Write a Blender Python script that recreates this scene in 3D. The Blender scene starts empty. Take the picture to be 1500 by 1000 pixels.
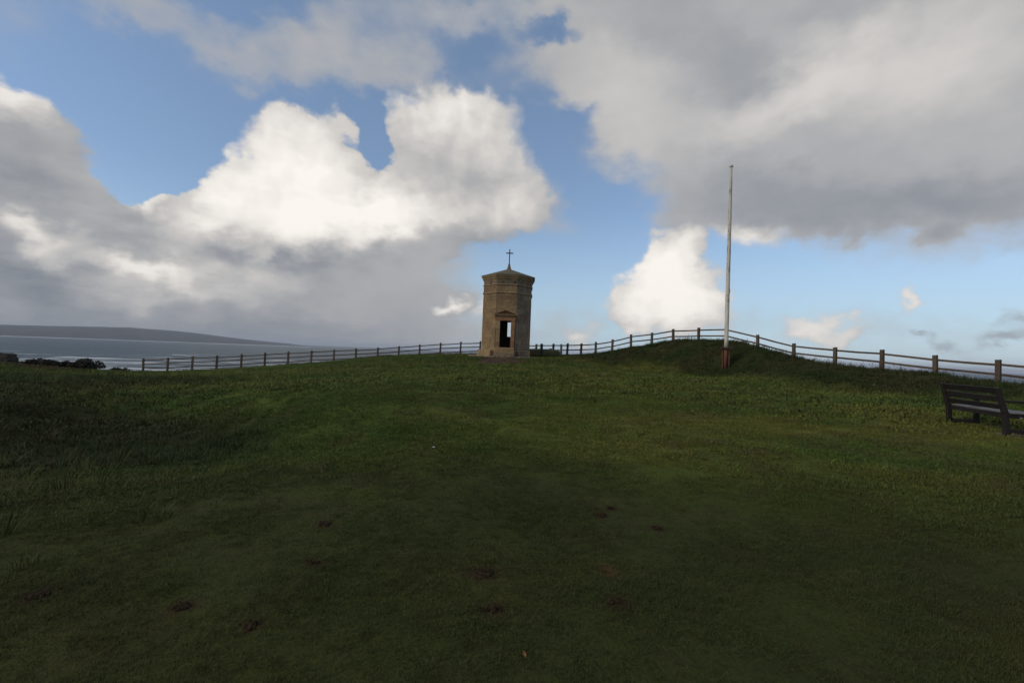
import bpy, bmesh, math, random
import numpy as np
from mathutils import Matrix, Vector

random.seed(7)
rng = np.random.default_rng(11)
scene = bpy.context.scene
C = scene.collection

# ------------------------------------------------------------------ camera
cam_data = bpy.data.cameras.new("camera")
cam_data.sensor_width = 36.0
cam_data.lens = 16.0
cam_data.clip_start = 0.05
cam_data.clip_end = 120000.0
cam = bpy.data.objects.new("camera", cam_data)
C.objects.link(cam)
EYE = Vector((0, 0, 1.65))
cam.matrix_world = (Matrix.Translation(EYE) @ Matrix.Rotation(math.radians(90 + 1.416), 4, 'X')
                    @ Matrix.Rotation(math.radians(2.3), 4, 'Z'))
scene.camera = cam

# ------------------------------------------------------------------ exposure
scene.view_settings.view_transform = 'Standard'
scene.view_settings.look = 'None'
scene.view_settings.gamma = 1.0
scene.view_settings.exposure = 0.0
scene.view_settings.use_curve_mapping = False
scene.cycles.max_bounces = 5
scene.cycles.diffuse_bounces = 2
scene.cycles.glossy_bounces = 2
scene.cycles.transmission_bounces = 2
scene.cycles.transparent_max_bounces = 8
scene.cycles.volume_bounces = 0

# ------------------------------------------------------------------ sun
SUN_AZ = math.radians(-112.0)     # measured from +Y towards +X: low on the left, a little behind the camera
SUN_EL = math.radians(24.0)
sun_dir = Vector((math.sin(SUN_AZ) * math.cos(SUN_EL), math.cos(SUN_AZ) * math.cos(SUN_EL), math.sin(SUN_EL)))
sun_data = bpy.data.lights.new("sun", 'SUN')
sun_data.energy = 1.4
sun_data.angle = math.radians(12.0)
sun_data.color = (1.0, 0.86, 0.68)
sun = bpy.data.objects.new("sun", sun_data)
sun.rotation_euler = sun_dir.to_track_quat('Z', 'Y').to_euler()
sun.location = (-60, 30, 60)
C.objects.link(sun)

# ------------------------------------------------------------------ sky
# Every cloud is a soft ellipse on the sky: azimuth, elevation, two radii, turn (radians), weight
CUMULUS = [
    (-0.4632, 0.3844, 0.1445, 0.1203, 0.183, 1),
    (-0.4888, 0.3192, 0.151, 0.138, 0.174, 1),
    (-0.3933, 0.328, 0.2184, 0.1568, -0.216, 1),
    (-0.5184, 0.2583, 0.1663, 0.0856, 0.161, 1),
    (-0.2023, 0.4696, 0.2218, 0.1491, 0.208, 1),
    (-0.0703, 0.4568, 0.1438, 0.1078, 0.032, 1),
    (-0.1059, 0.3845, 0.2712, 0.1836, 0.024, 1),
    (-0.249, 0.3115, 0.3394, 0.1853, 0.06, 1),
    (-0.4087, 0.2509, 0.3499, 0.114, 0.1, 1),
    (0.025, 0.3308, 0.1083, 0.1177, 0.012, 0.9),
    (-0.0265, 0.2986, 0.2404, 0.0918, 0.01, 0.85),
    (-0.1744, 0.264, 0.2846, 0.0917, 0.046, 1),
    (-0.3679, 0.2137, 0.327, 0.0936, 0.085, 1),
    (-0.5579, 0.2629, 0.093, 0.0693, 0.186, 0.9),
    (-0.5984, 0.2189, 0.1015, 0.0733, 0.178, 0.95),
    (-0.8514, 0.3063, 0.0716, 0.0846, 0.356, 1),
    (-0.8279, 0.2482, 0.1318, 0.1504, 0.289, 1),
    (-0.801, 0.2114, 0.0972, 0.1128, 0.25, 1),
    (-0.8374, 0.1571, 0.1693, 0.1521, 0.212, 1),
    (-0.7632, 0.1417, 0.2813, 0.1272, 0.164, 1),
    (-0.6753, 0.1864, 0.1281, 0.1008, 0.181, 1),
    (-0.6398, 0.14, 0.3366, 0.1597, 0.125, 1),
    (-0.7903, 0.0628, 0.5304, 0.1504, 0.098, 1),
    (-0.5656, 0.088, 0.5885, 0.1803, 0.072, 1),
    (-0.8025, 0.0091, 0.6245, 0.089, 0.06, 1),
    (-0.5202, 0.0601, 0.294, 0.1236, 0.07, 0.8),
    (-0.3632, 0.1139, 0.1143, 0.1223, 0.079, 0.55),
    (-0.2995, 0.1937, 0.2488, 0.0694, 0.074, 0.6),
    (-0.6727, 0.0354, 0.8166, 0.1335, 0.057, 0.9),
    (0.3334, 0.2115, 0.1011, 0.1321, 0.412, 1),
    (0.3042, 0.1495, 0.1281, 0.1076, 0.347, 1),
    (0.3897, 0.1321, 0.1159, 0.0945, -0.018, 1),
    (0.3521, 0.2554, 0.1019, 0.0566, -0.062, 0.9),
    (0.2541, 0.1093, 0.1037, 0.077, 0.007, 0.9),
    (0.3374, 0.0818, 0.219, 0.0913, 0.005, 1),
    (-0.3132, 0.412, 0.0649, 0.1043, 0.439, -1.3),
    (-0.5757, 0.1865, 0.0635, 0.0373, 0.157, -0.6),
    (-0.3082, 0.3691, 0.0373, 0.0438, 0.137, -0.3),
    (-0.6878, 0.2545, 0.0902, 0.0515, -0.085, -1.0),
    (-0.7171, 0.2166, 0.0522, 0.0415, 0.224, -0.5),
]
CUMULUS_TONE = [
    (-0.4078, 0.2313, 0.3181, 0.0797, 0.186, 0.24),
    (-0.2325, 0.2656, 0.1998, 0.0712, 0.072, 0.14),
    (-0.4934, 0.225, 0.1752, 0.0566, 0.319, 0.1),
    (-0.472, 0.3884, 0.2203, 0.1558, 0.174, 0.34),
    (-0.4609, 0.2937, 0.3526, 0.1448, 0.125, 0.36),
    (-0.2898, 0.2799, 0.2867, 0.1242, 0.078, 0.24),
    (-0.208, 0.4926, 0.2706, 0.1297, 0.062, 0.32),
    (-0.0705, 0.4318, 0.248, 0.1394, 0.013, 0.2),
    (-0.1789, 0.3587, 0.2025, 0.1228, 0.061, 0.08),
    (0.0172, 0.3373, 0.1126, 0.1049, 0.013, 0.14),
    (-0.0417, 0.3006, 0.1356, 0.0763, 0.029, 0.2),
    (-0.569, 0.2666, 0.0861, 0.065, 0.193, 0.22),
    (-0.6038, 0.2238, 0.0995, 0.0646, 0.182, 0.26),
    (-0.1598, 0.4186, 0.1306, 0.0674, 0.512, -0.1),
    (-0.0821, 0.3597, 0.1359, 0.0528, 0.04, -0.08),
    (-0.3468, 0.3251, 0.0778, 0.1227, -0.575, -0.07),
    (-0.4663, 0.1575, 0.2191, 0.0394, 0.215, -0.06),
    (-0.1732, 0.2388, 0.2695, 0.0469, 0.047, -0.09),
    (-0.8461, 0.3358, 0.0614, 0.0509, -0.48, 0.4),
    (-0.8097, 0.1635, 0.2111, 0.0922, 0.203, -0.07),
    (-0.8393, 0.1961, 0.1169, 0.0736, 0.253, -0.05),
    (-0.8309, 0.1636, 0.0441, 0.0238, 0.227, 0.3),
    (-0.8082, 0.133, 0.0497, 0.0372, -0.76, 0.28),
    (-0.6863, 0.2237, 0.0284, 0.0268, 0.22, 0.3),
    (-0.7756, 0.1552, 0.0491, 0.0284, 0.198, 0.15),
    (-0.6099, 0.1384, 0.2041, 0.0731, -0.185, 0.18),
    (-0.7018, 0.0789, 0.0999, 0.0584, 0.114, 0.2),
    (-0.5549, 0.0891, 0.1994, 0.0764, 0.092, 0.1),
    (-0.7126, 0.1229, 0.0826, 0.0271, -0.076, 0.22),
    (-0.6578, 0.1137, 0.1074, 0.0318, 0.13, 0.22),
    (-0.6975, 0.1763, 0.0865, 0.0678, 0.186, -0.08),
    (-0.602, 0.1881, 0.1314, 0.0549, -0.254, -0.06),
    (-0.5695, 0.169, 0.103, 0.0372, 0.143, -0.05),
    (-0.3389, 0.162, 0.3714, 0.0459, 0.136, -0.1),
    (-0.4654, 0.1378, 0.0945, 0.0598, 0.105, 0.1),
    (-0.3474, 0.1152, 0.0537, 0.0837, 0.44, 0.12),
    (-0.5078, 0.1613, 0.049, 0.0219, 0.672, 0.18),
    (-0.8317, 0.0325, 0.3242, 0.1061, 0.088, -0.15),
    (-0.5944, 0.0291, 0.504, 0.0857, 0.058, -0.1),
    (-0.7843, 0.0954, 0.1569, 0.0317, 0.142, -0.08),
    (-0.5097, 0.0806, 0.1091, 0.0389, -0.311, 0.06),
    (-0.2256, 0.1172, 0.2668, 0.1313, 0.051, -0.04),
    (0.3334, 0.2115, 0.1195, 0.1573, -0.042, 0.46),
    (0.2812, 0.1353, 0.1576, 0.1292, -0.008, 0.42),
    (0.4011, 0.1347, 0.109, 0.0928, -0.021, 0.3),
    (0.3441, 0.0791, 0.2171, 0.0846, 0.006, 0.28),
    (0.3994, 0.1957, 0.0562, 0.0816, -0.044, -0.1),
    (0.3561, 0.1212, 0.0505, 0.0419, -0.005, -0.06),
]
OVERCAST = [
    (0.5046, 0.5617, 0.4783, 0.3451, -0.324, 1),
    (0.7519, 0.4382, 0.3353, 0.3306, -0.369, 1),
    (0.6373, 0.3786, 0.3824, 0.2379, -0.272, 1),
    (0.4127, 0.3925, 0.3092, 0.1891, -0.484, 1),
    (0.2449, 0.5479, 0.3245, 0.1558, -0.286, 0.9),
    (0.0819, 0.5661, 0.3023, 0.1109, -0.204, 0.75),
    (0.5671, 0.307, 0.2551, 0.1051, -0.175, 0.9),
    (0.7853, 0.2745, 0.1705, 0.0775, -0.227, 0.9),
    (0.3377, 0.649, 0.6072, 0.1576, -0.294, 0.9),
    (0.2064, 0.44, 0.1077, 0.0974, -0.067, 0.7),
    (0.8392, 0.5852, 0.4237, 0.252, -0.55, 1),
    (0.3636, 0.3099, 0.1638, 0.0855, -0.095, 0.6),
    (-0.4983, 0.5295, 0.2149, 0.0955, 0.475, 0.54),
    (-0.3341, 0.5776, 0.3362, 0.1136, 0.107, 0.56),
    (-0.2327, 0.5406, 0.314, 0.0739, 0.064, 0.46),
    (-0.121, 0.652, 0.3437, 0.078, 0.001, 0.5),
    (-0.4218, 0.4925, 0.2948, 0.0549, 0.153, 0.4),
    (-0.7329, 0.5101, 0.2382, 0.063, 0.002, 0.5),
    (-0.6588, 0.4982, 0.1922, 0.0522, -0.127, 0.36),
    (-0.8515, 0.4385, 0.0907, 0.0641, 0.435, 0.4),
    (0.4724, 0.24, 0.0745, 0.0392, -0.084, 0.55),
    (0.4288, 0.2728, 0.1125, 0.0444, -0.092, 0.45),
    (0.102, 0.2881, 0.0844, 0.0429, -0.489, 0.5),
    (0.8206, 0.3842, 0.1448, 0.2963, -0.337, 0.5),
    (-0.254, 0.1153, 0.3087, 0.1926, 0.052, 0.42),
    (0.6894, 0.0677, 0.3134, 0.0659, -0.014, 0.36),
    (0.3578, 0.0653, 0.4823, 0.08, 0.002, 0.3),
    (0.0432, 0.0714, 0.2482, 0.0853, 0.028, 0.3),
    (0.843, 0.1948, 0.071, 0.0372, -0.16, 0.3),
    (-0.1404, 0.0975, 0.0678, 0.0365, 0.225, 1.0),
    (0.7132, 0.1128, 0.0256, 0.0322, -0.046, 0.95),
    (0.5881, 0.0603, 0.0678, 0.0355, 0.006, 0.9),
    (0.6508, 0.0559, 0.0453, 0.0249, 0.007, 0.7),
    (-0.0721, 0.0994, 0.0342, 0.0283, 0.045, 0.4),
    (0.1482, 0.0452, 0.0716, 0.0338, 0.032, 0.7),
    (0.7508, 0.0389, 0.0382, 0.0187, 0.018, 0.5),
    (0.8183, 0.0472, 0.053, 0.0213, 0.134, 0.62),
    (0.7284, 0.0563, 0.0249, 0.0128, 0.003, 0.45),
    (0.8406, 0.0764, 0.0412, 0.0209, -0.027, 0.5),
    (-0.3223, 0.096, 0.3597, 0.2155, 0.055, 0.62),
    (-0.1837, 0.1491, 0.1695, 0.2233, 0.055, 0.42),
    (-0.3586, 0.0161, 0.6585, 0.0905, 0.04, 0.6),
    (-0.5936, 0.0105, 0.6596, 0.0943, 0.048, 0.8),
    (0.0563, 0.6173, 0.1257, 0.0363, -0.148, -0.95),
    (0.1306, 0.4911, 0.1114, 0.0509, -0.046, -0.6),
    (-0.1018, 0.5871, 0.1444, 0.0719, 0.042, -0.55),
    (-0.5363, 0.5725, 0.1179, 0.0547, 0.266, -0.4),
    (0.2127, 0.2765, 0.1575, 0.1071, -0.039, -0.4),
]
OVERCAST_TONE = [
    (0.6734, 0.471, 0.2074, 0.1217, -0.318, 0.18),
    (0.5303, 0.4646, 0.1644, 0.0718, 0.303, 0.16),
    (0.7979, 0.4759, 0.1447, 0.1653, -0.388, 0.1),
    (0.4239, 0.4381, 0.175, 0.0712, -0.17, 0.09),
    (0.202, 0.5399, 0.1881, 0.1061, -0.101, 0.12),
    (0.2493, 0.4438, 0.1437, 0.1146, -0.092, 0.1),
    (0.6194, 0.2822, 0.2842, 0.0807, -0.181, -0.13),
    (0.7855, 0.2644, 0.1561, 0.0705, -0.216, -0.1),
    (0.4274, 0.3236, 0.1882, 0.0767, -0.125, -0.07),
    (0.3394, 0.6104, 0.3197, 0.0759, -0.465, -0.06),
    (0.446, 0.5225, 0.1185, 0.1123, 0.474, -0.05),
    (0.623, 0.5737, 0.1802, 0.0414, -0.329, -0.05),
    (0.7508, 0.0389, 0.0416, 0.023, 0.018, -0.14),
    (0.8183, 0.0462, 0.0554, 0.0277, 0.008, -0.14),
    (0.7284, 0.0563, 0.0293, 0.0168, 0.003, -0.12),
    (0.8406, 0.0764, 0.0421, 0.024, -0.027, -0.1),
    (-0.3081, 0.0828, 0.4399, 0.1712, 0.048, -0.04),
    (-0.5936, 0.0105, 0.5039, 0.0745, 0.051, -0.16),
    (-0.1374, 0.0976, 0.0446, 0.0266, 0.226, 0.42),
    (0.7132, 0.1128, 0.0351, 0.0441, -0.046, 0.3),
    (0.588, 0.0628, 0.0823, 0.0486, 0.004, 0.34),
    (0.6508, 0.0559, 0.0494, 0.0358, 0.006, 0.2),
    (-0.0721, 0.0994, 0.0315, 0.0268, 0.045, 0.2),
    (0.1482, 0.0452, 0.0653, 0.0356, 0.032, 0.3),
    (-0.4116, 0.5356, 0.3211, 0.0984, 0.146, 0.02),
    (0.4724, 0.24, 0.0859, 0.0465, -0.085, 0.3),
    (-0.1046, 0.6335, 0.36, 0.0959, -0.01, 0.03),
]

world = bpy.data.worlds.new("World")
scene.world = world
world.use_nodes = True
wt = world.node_tree
wt.nodes.clear()


class NT:
    """small helper for writing node trees"""
    def __init__(self, tree):
        self.t = tree

    def new(self, kind, **kw):
        n = self.t.nodes.new(kind)
        for k, v in kw.items():
            setattr(n, k, v)
        return n

    def put(self, sock, v):
        if isinstance(v, bpy.types.NodeSocket):
            self.t.links.new(v, sock)
        elif v is not None:
            sock.default_value = v

    def math(self, op, a, b=None, c=None, clamp=False):
        n = self.new('ShaderNodeMath', operation=op, use_clamp=clamp)
        for s, v in zip(n.inputs, (a, b, c)):
            self.put(s, v)
        return n.outputs[0]

    def vec(self, op, a, b=None, c=None, scale=None):
        n = self.new('ShaderNodeVectorMath', operation=op)
        self.put(n.inputs[0], a)
        self.put(n.inputs[1], b)
        self.put(n.inputs[2], c)
        if scale is not None:
            self.put(n.inputs['Scale'], scale)
        return n.outputs['Value'] if op in ('LENGTH', 'DOT_PRODUCT') else n.outputs[0]

    def noise(self, v, scale, detail=4.0, rough=0.5, lac=2.0, color=False, dims='3D', dist=0.0):
        n = self.new('ShaderNodeTexNoise', noise_dimensions=dims)
        if v is not None:
            self.put(n.inputs['Vector'], v)
        self.put(n.inputs['Scale'], scale)
        n.inputs['Detail'].default_value = detail
        n.inputs['Roughness'].default_value = rough
        n.inputs['Lacunarity'].default_value = lac
        n.inputs['Distortion'].default_value = dist
        return n.outputs['Color' if color else 'Fac']

    def ramp(self, v, a, b, lo=0.0, hi=1.0, smooth=True):
        n = self.new('ShaderNodeMapRange', interpolation_type='SMOOTHSTEP' if smooth else 'LINEAR')
        for s, x in zip(n.inputs, (v, a, b, lo, hi)):
            self.put(s, x)
        return n.outputs[0]

    def mix(self, f, a, b, blend='MIX'):
        n = self.new('ShaderNodeMix', data_type='RGBA', blend_type=blend)
        self.put(n.inputs['Factor'], f)
        cols = [s for s in n.inputs if s.type == 'RGBA']
        for s, v in zip(cols, (a, b)):
            if isinstance(v, tuple) and len(v) == 3:
                v = v + (1.0,)
            self.put(s, v)
        return [s for s in n.outputs if s.type == 'RGBA'][0]

    def blobs(self, p, rows, start=0.0):
        # in runs of ten, each run waiting for the one before, so that the renderer never holds too many vectors at once
        acc = start
        for i, (az, el, ra, rb, turn, w) in enumerate(rows):
            if i % 10 == 0 and not isinstance(acc, float):
                p = self.vec('MULTIPLY_ADD', acc, (1e-7, 1e-7, 0.0), p)
            m = self.new('ShaderNodeMapping', vector_type='TEXTURE')
            self.put(m.inputs['Vector'], p)
            m.inputs['Location'].default_value = (az, el, 0)
            m.inputs['Rotation'].default_value = (0, 0, turn)
            m.inputs['Scale'].default_value = (ra, rb, 1)
            r = self.vec('LENGTH', m.outputs[0])
            s = self.ramp(r, 1.0, 0.0)
            acc = self.math('MULTIPLY_ADD', s, w, acc)
        return acc


n = NT(wt)
geo = n.new('ShaderNodeTexCoord')
d = geo.outputs['Generated']                       # the direction looked at
sep = n.new('ShaderNodeSeparateXYZ')
n.put(sep.inputs[0], d)
az = n.math('ARCTAN2', sep.outputs[0], sep.outputs[1])
el = n.math('ARCSINE', sep.outputs[2])
comb = n.new('ShaderNodeCombineXYZ')
n.put(comb.inputs[0], az)
n.put(comb.inputs[1], el)
p0 = comb.outputs[0]

# noise coordinates, flattened towards the horizon as cloud bases are
flat = n.vec('MULTIPLY', d, (1.0, 1.0, 1.5))
warp_big = n.vec('SUBTRACT', n.noise(flat, 7.0, 2.0, 0.5, color=True), (0.5, 0.5, 0.5))
warp_mid = n.vec('SUBTRACT', n.noise(flat, 17.0, 4.0, 0.55, color=True), (0.5, 0.5, 0.5))
flat_z = n.vec('MULTIPLY', d, (1.0, 1.0, 1.15))


def shifted(p, k_big, k_mid):
    q = n.vec('MULTIPLY_ADD', warp_big, (k_big, k_big, 0.0), p)
    return n.vec('MULTIPLY_ADD', warp_mid, (k_mid, k_mid, 0.0), q)


pc = shifted(p0, 0.045, 0.080)
ps = shifted(p0, 0.07, 0.10)

# cauliflower relief: cells of falling size, sampled twice to get the side that faces the sun
def billow(v, scale, detail):
    m = n.new('ShaderNodeTexVoronoi', feature='SMOOTH_F1', voronoi_dimensions='2D')
    n.put(m.inputs['Vector'], v)
    m.inputs['Scale'].default_value = scale
    m.inputs['Detail'].default_value = detail
    m.inputs['Roughness'].default_value = 0.55
    m.inputs['Smoothness'].default_value = 0.6
    return m.outputs['Distance']


wv = n.vec('MULTIPLY_ADD', warp_mid, (0.05, 0.05, 0.0), p0)
b1 = billow(wv, 13.0, 2.0)
wv2 = n.vec('ADD', wv, (-0.017, 0.015, 0.0))
b2 = billow(wv2, 13.0, 2.0)
relief = n.math('SUBTRACT', b2, b1)

fine = n.noise(flat, 22.0, 5.0, 0.56)
fine0 = n.math('SUBTRACT', fine, 0.5)

# crisp cumulus
soft_noise = n.noise(flat, 5.0, 6.0, 0.55)
dens_c = n.blobs(pc, CUMULUS)
dens_c = n.math('MULTIPLY_ADD', b1, -0.42, n.math('ADD', dens_c, 0.14))
dens_c = n.math('MULTIPLY_ADD', fine0, 0.45, dens_c)
edge = n.math('MULTIPLY_ADD', n.math('MULTIPLY', n.ramp(az, -0.22, -0.05), n.ramp(az, 0.24, 0.14)), 0.40, 0.82)
a_c = n.ramp(dens_c, 0.28, edge)
tone_c = n.blobs(pc, CUMULUS_TONE, n.math('MULTIPLY_ADD', a_c, 1e-6, 0.40))
tone_c = n.math('MULTIPLY_ADD', n.math('MULTIPLY', relief, n.ramp(tone_c, 0.35, 0.75, 0.25, 1.0)), 0.13, tone_c)
tone_c = n.math('MULTIPLY_ADD', n.math('SUBTRACT', soft_noise, 0.5), 0.20, tone_c)
tone_c = n.math('MULTIPLY_ADD', fine0, 0.10, tone_c)
# the low bank is drawn out into layers
layers = n.math('SUBTRACT', n.noise(n.vec('MULTIPLY_ADD', warp_mid, (0.1, 0.1, 0.1), n.vec('MULTIPLY', d, (5.0, 5.0, 17.0))), 1.0, 5.0, 0.55), 0.5)
tone_c = n.math('MULTIPLY_ADD', n.math('MULTIPLY', layers, n.ramp(el, 0.36, 0.16)), n.ramp(az, -0.05, -0.40, 0.0, 0.55), tone_c)

# softer layer: the great grey cloud on the right, veils and wisps, and broken cloud all round the rest of the sky
soft0 = n.math('SUBTRACT', soft_noise, 0.5)
dens_s = n.blobs(ps, OVERCAST, n.math('MULTIPLY', tone_c, 1e-6))
front = n.math('MULTIPLY', n.ramp(n.math('ABSOLUTE', az), 1.15, 0.85), n.ramp(el, 0.80, 0.58))
rest = n.ramp(n.noise(flat, 2.2, 5.0, 0.55), 0.34, 0.62)
dens_s = n.math('MULTIPLY_ADD', n.math('SUBTRACT', 1.0, front), rest, dens_s)
dens_s = n.math('MULTIPLY_ADD', soft0, 0.55, dens_s)
dens_s = n.math('MULTIPLY_ADD', fine0, 0.30, dens_s)
a_s = n.math('MULTIPLY', n.ramp(dens_s, 0.08, 1.15), 0.98)
tone_s = n.blobs(ps, OVERCAST_TONE, n.math('MULTIPLY_ADD', a_s, 1e-6, 0.465))
tone_s = n.math('MULTIPLY_ADD', soft0, 0.10, tone_s)
tone_s = n.math('MULTIPLY_ADD', fine0, 0.05, tone_s)


def cloud_colour(tone):
    r = n.new('ShaderNodeValToRGB')
    cr = r.color_ramp
    cr.elements[0].position = 0.0
    cr.elements[0].color = (0.10, 0.115, 0.145, 1)
    cr.elements[1].position = 1.0
    cr.elements[1].color = (0.99, 0.945, 0.885, 1)
    for pos, col in ((0.22, (0.200, 0.225, 0.265, 1)), (0.40, (0.360, 0.370, 0.39, 1)), (0.62, (0.60, 0.58, 0.56, 1)),
                     (0.82, (0.85, 0.81, 0.765, 1))):
        e = cr.elements.new(pos)
        e.color = col
    n.put(r.inputs[0], tone)
    return r.outputs[0]


sky = n.new('ShaderNodeTexSky', sky_type='NISHITA')
sky.sun_disc = False
sky.sun_elevation = SUN_EL
sky.sun_rotation = SUN_AZ % (2 * math.pi)
sky.altitude = 40.0
sky.air_density = 1.0
sky.dust_density = 0.25
sky.ozone_density = 2.2
SKY_STRENGTH = 0.135
lift = n.vec('SCALE', cloud_colour(tone_c), scale=1.0 / SKY_STRENGTH)
lift_s = n.vec('SCALE', cloud_colour(tone_s), scale=1.0 / SKY_STRENGTH)
# pale moist air low down in front of the blue
low = n.math('MULTIPLY_ADD', n.ramp(el, 0.32, 0.0), 0.62, 0.18)
blue = n.mix(low, n.vec('MULTIPLY', sky.outputs[0], (0.98, 0.945, 1.0)), tuple(v / SKY_STRENGTH for v in (0.41, 0.58, 0.73)))
col = n.mix(a_c, blue, lift)
col = n.mix(a_s, col, lift_s)
bg = n.new('ShaderNodeBackground')
n.put(bg.inputs['Color'], col)
bg.inputs['Strength'].default_value = SKY_STRENGTH
out = n.new('ShaderNodeOutputWorld')
n.put(out.inputs['Surface'], bg.outputs[0])
world.cycles.sampling_method = 'MANUAL'
world.cycles.sample_map_resolution = 512

# ------------------------------------------------------------------ helpers
def link(name, mesh, material=None, parent=None):
    o = bpy.data.objects.new(name, mesh)
    C.objects.link(o)
    if material is not None and not mesh.materials:
        mesh.materials.append(material)
    if parent is not None:
        o.parent = parent
    return o


def tag(o, label=None, cat=None, group=None, kind=None):
    for k, v in (('label', label), ('category', cat), ('group', group), ('kind', kind)):
        if v:
            o[k] = v
    return o


def empty(name, loc, rz=0.0):
    o = bpy.data.objects.new(name, None)
    C.objects.link(o)
    o.location = loc
    o.rotation_euler = (0, 0, rz)
    o.empty_display_size = 0.3
    return o


def raw_mesh(name, verts, faces, smooth=False):
    me = bpy.data.meshes.new(name)
    me.from_pydata([tuple(v) for v in verts], [], faces)
    if smooth:
        me.polygons.foreach_set('use_smooth', [True] * len(me.polygons))
    me.update()
    return me


def array_mesh(name, verts, quads, smooth=True):
    """fast mesh from numpy arrays; quads (n,3) or (n,4)"""
    me = bpy.data.meshes.new(name)
    k = quads.shape[1]
    me.vertices.add(len(verts))
    me.vertices.foreach_set('co', np.asarray(verts, np.float32).ravel())
    me.loops.add(quads.size)
    me.loops.foreach_set('vertex_index', quads.astype(np.int32).ravel())
    me.polygons.add(len(quads))
    me.polygons.foreach_set('loop_start', np.arange(0, quads.size, k, dtype=np.int32))
    me.polygons.foreach_set('loop_total', np.full(len(quads), k, np.int32))
    if smooth:
        me.polygons.foreach_set('use_smooth', np.ones(len(quads), bool))
    me.update(calc_edges=True)
    return me


class Shape:
    """collects boxes, bars and turned rings into one bmesh"""
    def __init__(self):
        self.bm = bmesh.new()

    def hexa(self, pts, bevel=0.0):
        """eight points: bottom ring then top ring, both counter-clockwise seen from above"""
        v = [self.bm.verts.new(p) for p in pts]
        fs = [(0, 3, 2, 1), (4, 5, 6, 7), (0, 1, 5, 4), (1, 2, 6, 5), (2, 3, 7, 6), (3, 0, 4, 7)]
        f = [self.bm.faces.new([v[i] for i in q]) for q in fs]
        if bevel:
            es = list({e for q in f for e in q.edges})
            bmesh.ops.bevel(self.bm, geom=es, offset=bevel, segments=1, affect='EDGES', profile=0.5)
        return self

    def box(self, x0, x1, y0, y1, z0, z1, bevel=0.0):
        return self.hexa([(x0, y0, z0), (x1, y0, z0), (x1, y1, z0), (x0, y1, z0),
                          (x0, y0, z1), (x1, y0, z1), (x1, y1, z1), (x0, y1, z1)], bevel)

    def bar(self, a, b, w, h, up=(0, 0, 1), bevel=0.0, w2=None, h2=None):
        a, b, up = Vector(a), Vector(b), Vector(up)
        t = (b - a).normalized()
        s = t.cross(up).normalized()
        u = s.cross(t)
        w2 = w if w2 is None else w2
        h2 = h if h2 is None else h2
        pts = []
        for p, ww, hh in ((a, w, h), (b, w2, h2)):
            pts += [p - s * ww / 2 - u * hh / 2, p + s * ww / 2 - u * hh / 2, p + s * ww / 2 + u * hh / 2, p - s * ww / 2 + u * hh / 2]
        return self.hexa(pts, bevel)

    def lathe(self, profile, n=8, turn=0.0, closed=True, flat=False):
        """profile of (radius, z); flat: the radii are to the flats of an n-gon"""
        k = 1.0 / math.cos(math.pi / n) if flat else 1.0
        rings = []
        for r, z in profile:
            rings.append([self.bm.verts.new((r * k * math.cos(turn + 2 * math.pi * i / n), r * k * math.sin(turn + 2 * math.pi * i / n), z)) for i in range(n)])
        m = len(rings)
        for j in range(m if closed else m - 1):
            A, B = rings[j], rings[(j + 1) % m]
            for i in range(n):
                self.bm.faces.new((A[i], A[(i + 1) % n], B[(i + 1) % n], B[i]))
        if not closed:
            self.bm.faces.new(list(reversed(rings[0])))
            self.bm.faces.new(rings[-1])
        return self

    def build(self, name, material, parent=None, smooth=False):
        bmesh.ops.recalc_face_normals(self.bm, faces=self.bm.faces)
        me = bpy.data.meshes.new(name)
        self.bm.to_mesh(me)
        self.bm.free()
        if smooth:
            me.polygons.foreach_set('use_smooth', [True] * len(me.polygons))
        return link(name, me, material, parent)


def lattice(ix, iy, seed):
    h = (ix.astype(np.int64) * 374761393 + iy.astype(np.int64) * 668265263 + seed * 1442695041) & 0xffffffff
    h = ((h ^ (h >> 13)) * 1274126177) & 0xffffffff
    return ((h ^ (h >> 16)) & 0xffff) / 65535.0


def vnoise(x, y, seed=0):
    ix, iy = np.floor(x), np.floor(y)
    fx, fy = x - ix, y - iy
    fx, fy = fx * fx * (3 - 2 * fx), fy * fy * (3 - 2 * fy)
    a, b = lattice(ix, iy, seed), lattice(ix + 1, iy, seed)
    c, e = lattice(ix, iy + 1, seed), lattice(ix + 1, iy + 1, seed)
    return (a * (1 - fx) + b * fx) * (1 - fy) + (c * (1 - fx) + e * fx) * fy


def fbm(x, y, octaves=4, seed=0, gain=0.5):
    s, amp, tot = 0.0, 1.0, 0.0
    for k in range(octaves):
        s = s + amp * (vnoise(x, y, seed + k * 17) - 0.5)
        tot += amp
        amp *= gain
        x, y = x * 2.03 + 11.3, y * 2.03 - 7.7
    return s / tot


def smooth(a, b, x):
    t = np.clip((x - a) / (b - a), 0, 1)
    return t * t * (3 - 2 * t)


def material(name):
    m = bpy.data.materials.new(name)
    m.use_nodes = True
    m.node_tree.nodes.clear()
    k = NT(m.node_tree)
    bsdf = k.new('ShaderNodeBsdfPrincipled')
    o = k.new('ShaderNodeOutputMaterial')
    m.node_tree.links.new(bsdf.outputs[0], o.inputs['Surface'])
    k.bsdf, k.out = bsdf, o
    return m, k


def bump(k, height, strength, distance):
    b = k.new('ShaderNodeBump')
    b.inputs['Strength'].default_value = strength
    b.inputs['Distance'].default_value = distance
    k.put(b.inputs['Height'], height)
    k.put(k.bsdf.inputs['Normal'], b.outputs[0])


def coords(k, which='Object'):
    return k.new('ShaderNodeTexCoord').outputs[which]


def position(k):
    return k.new('ShaderNodeNewGeometry').outputs['Position']


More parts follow.
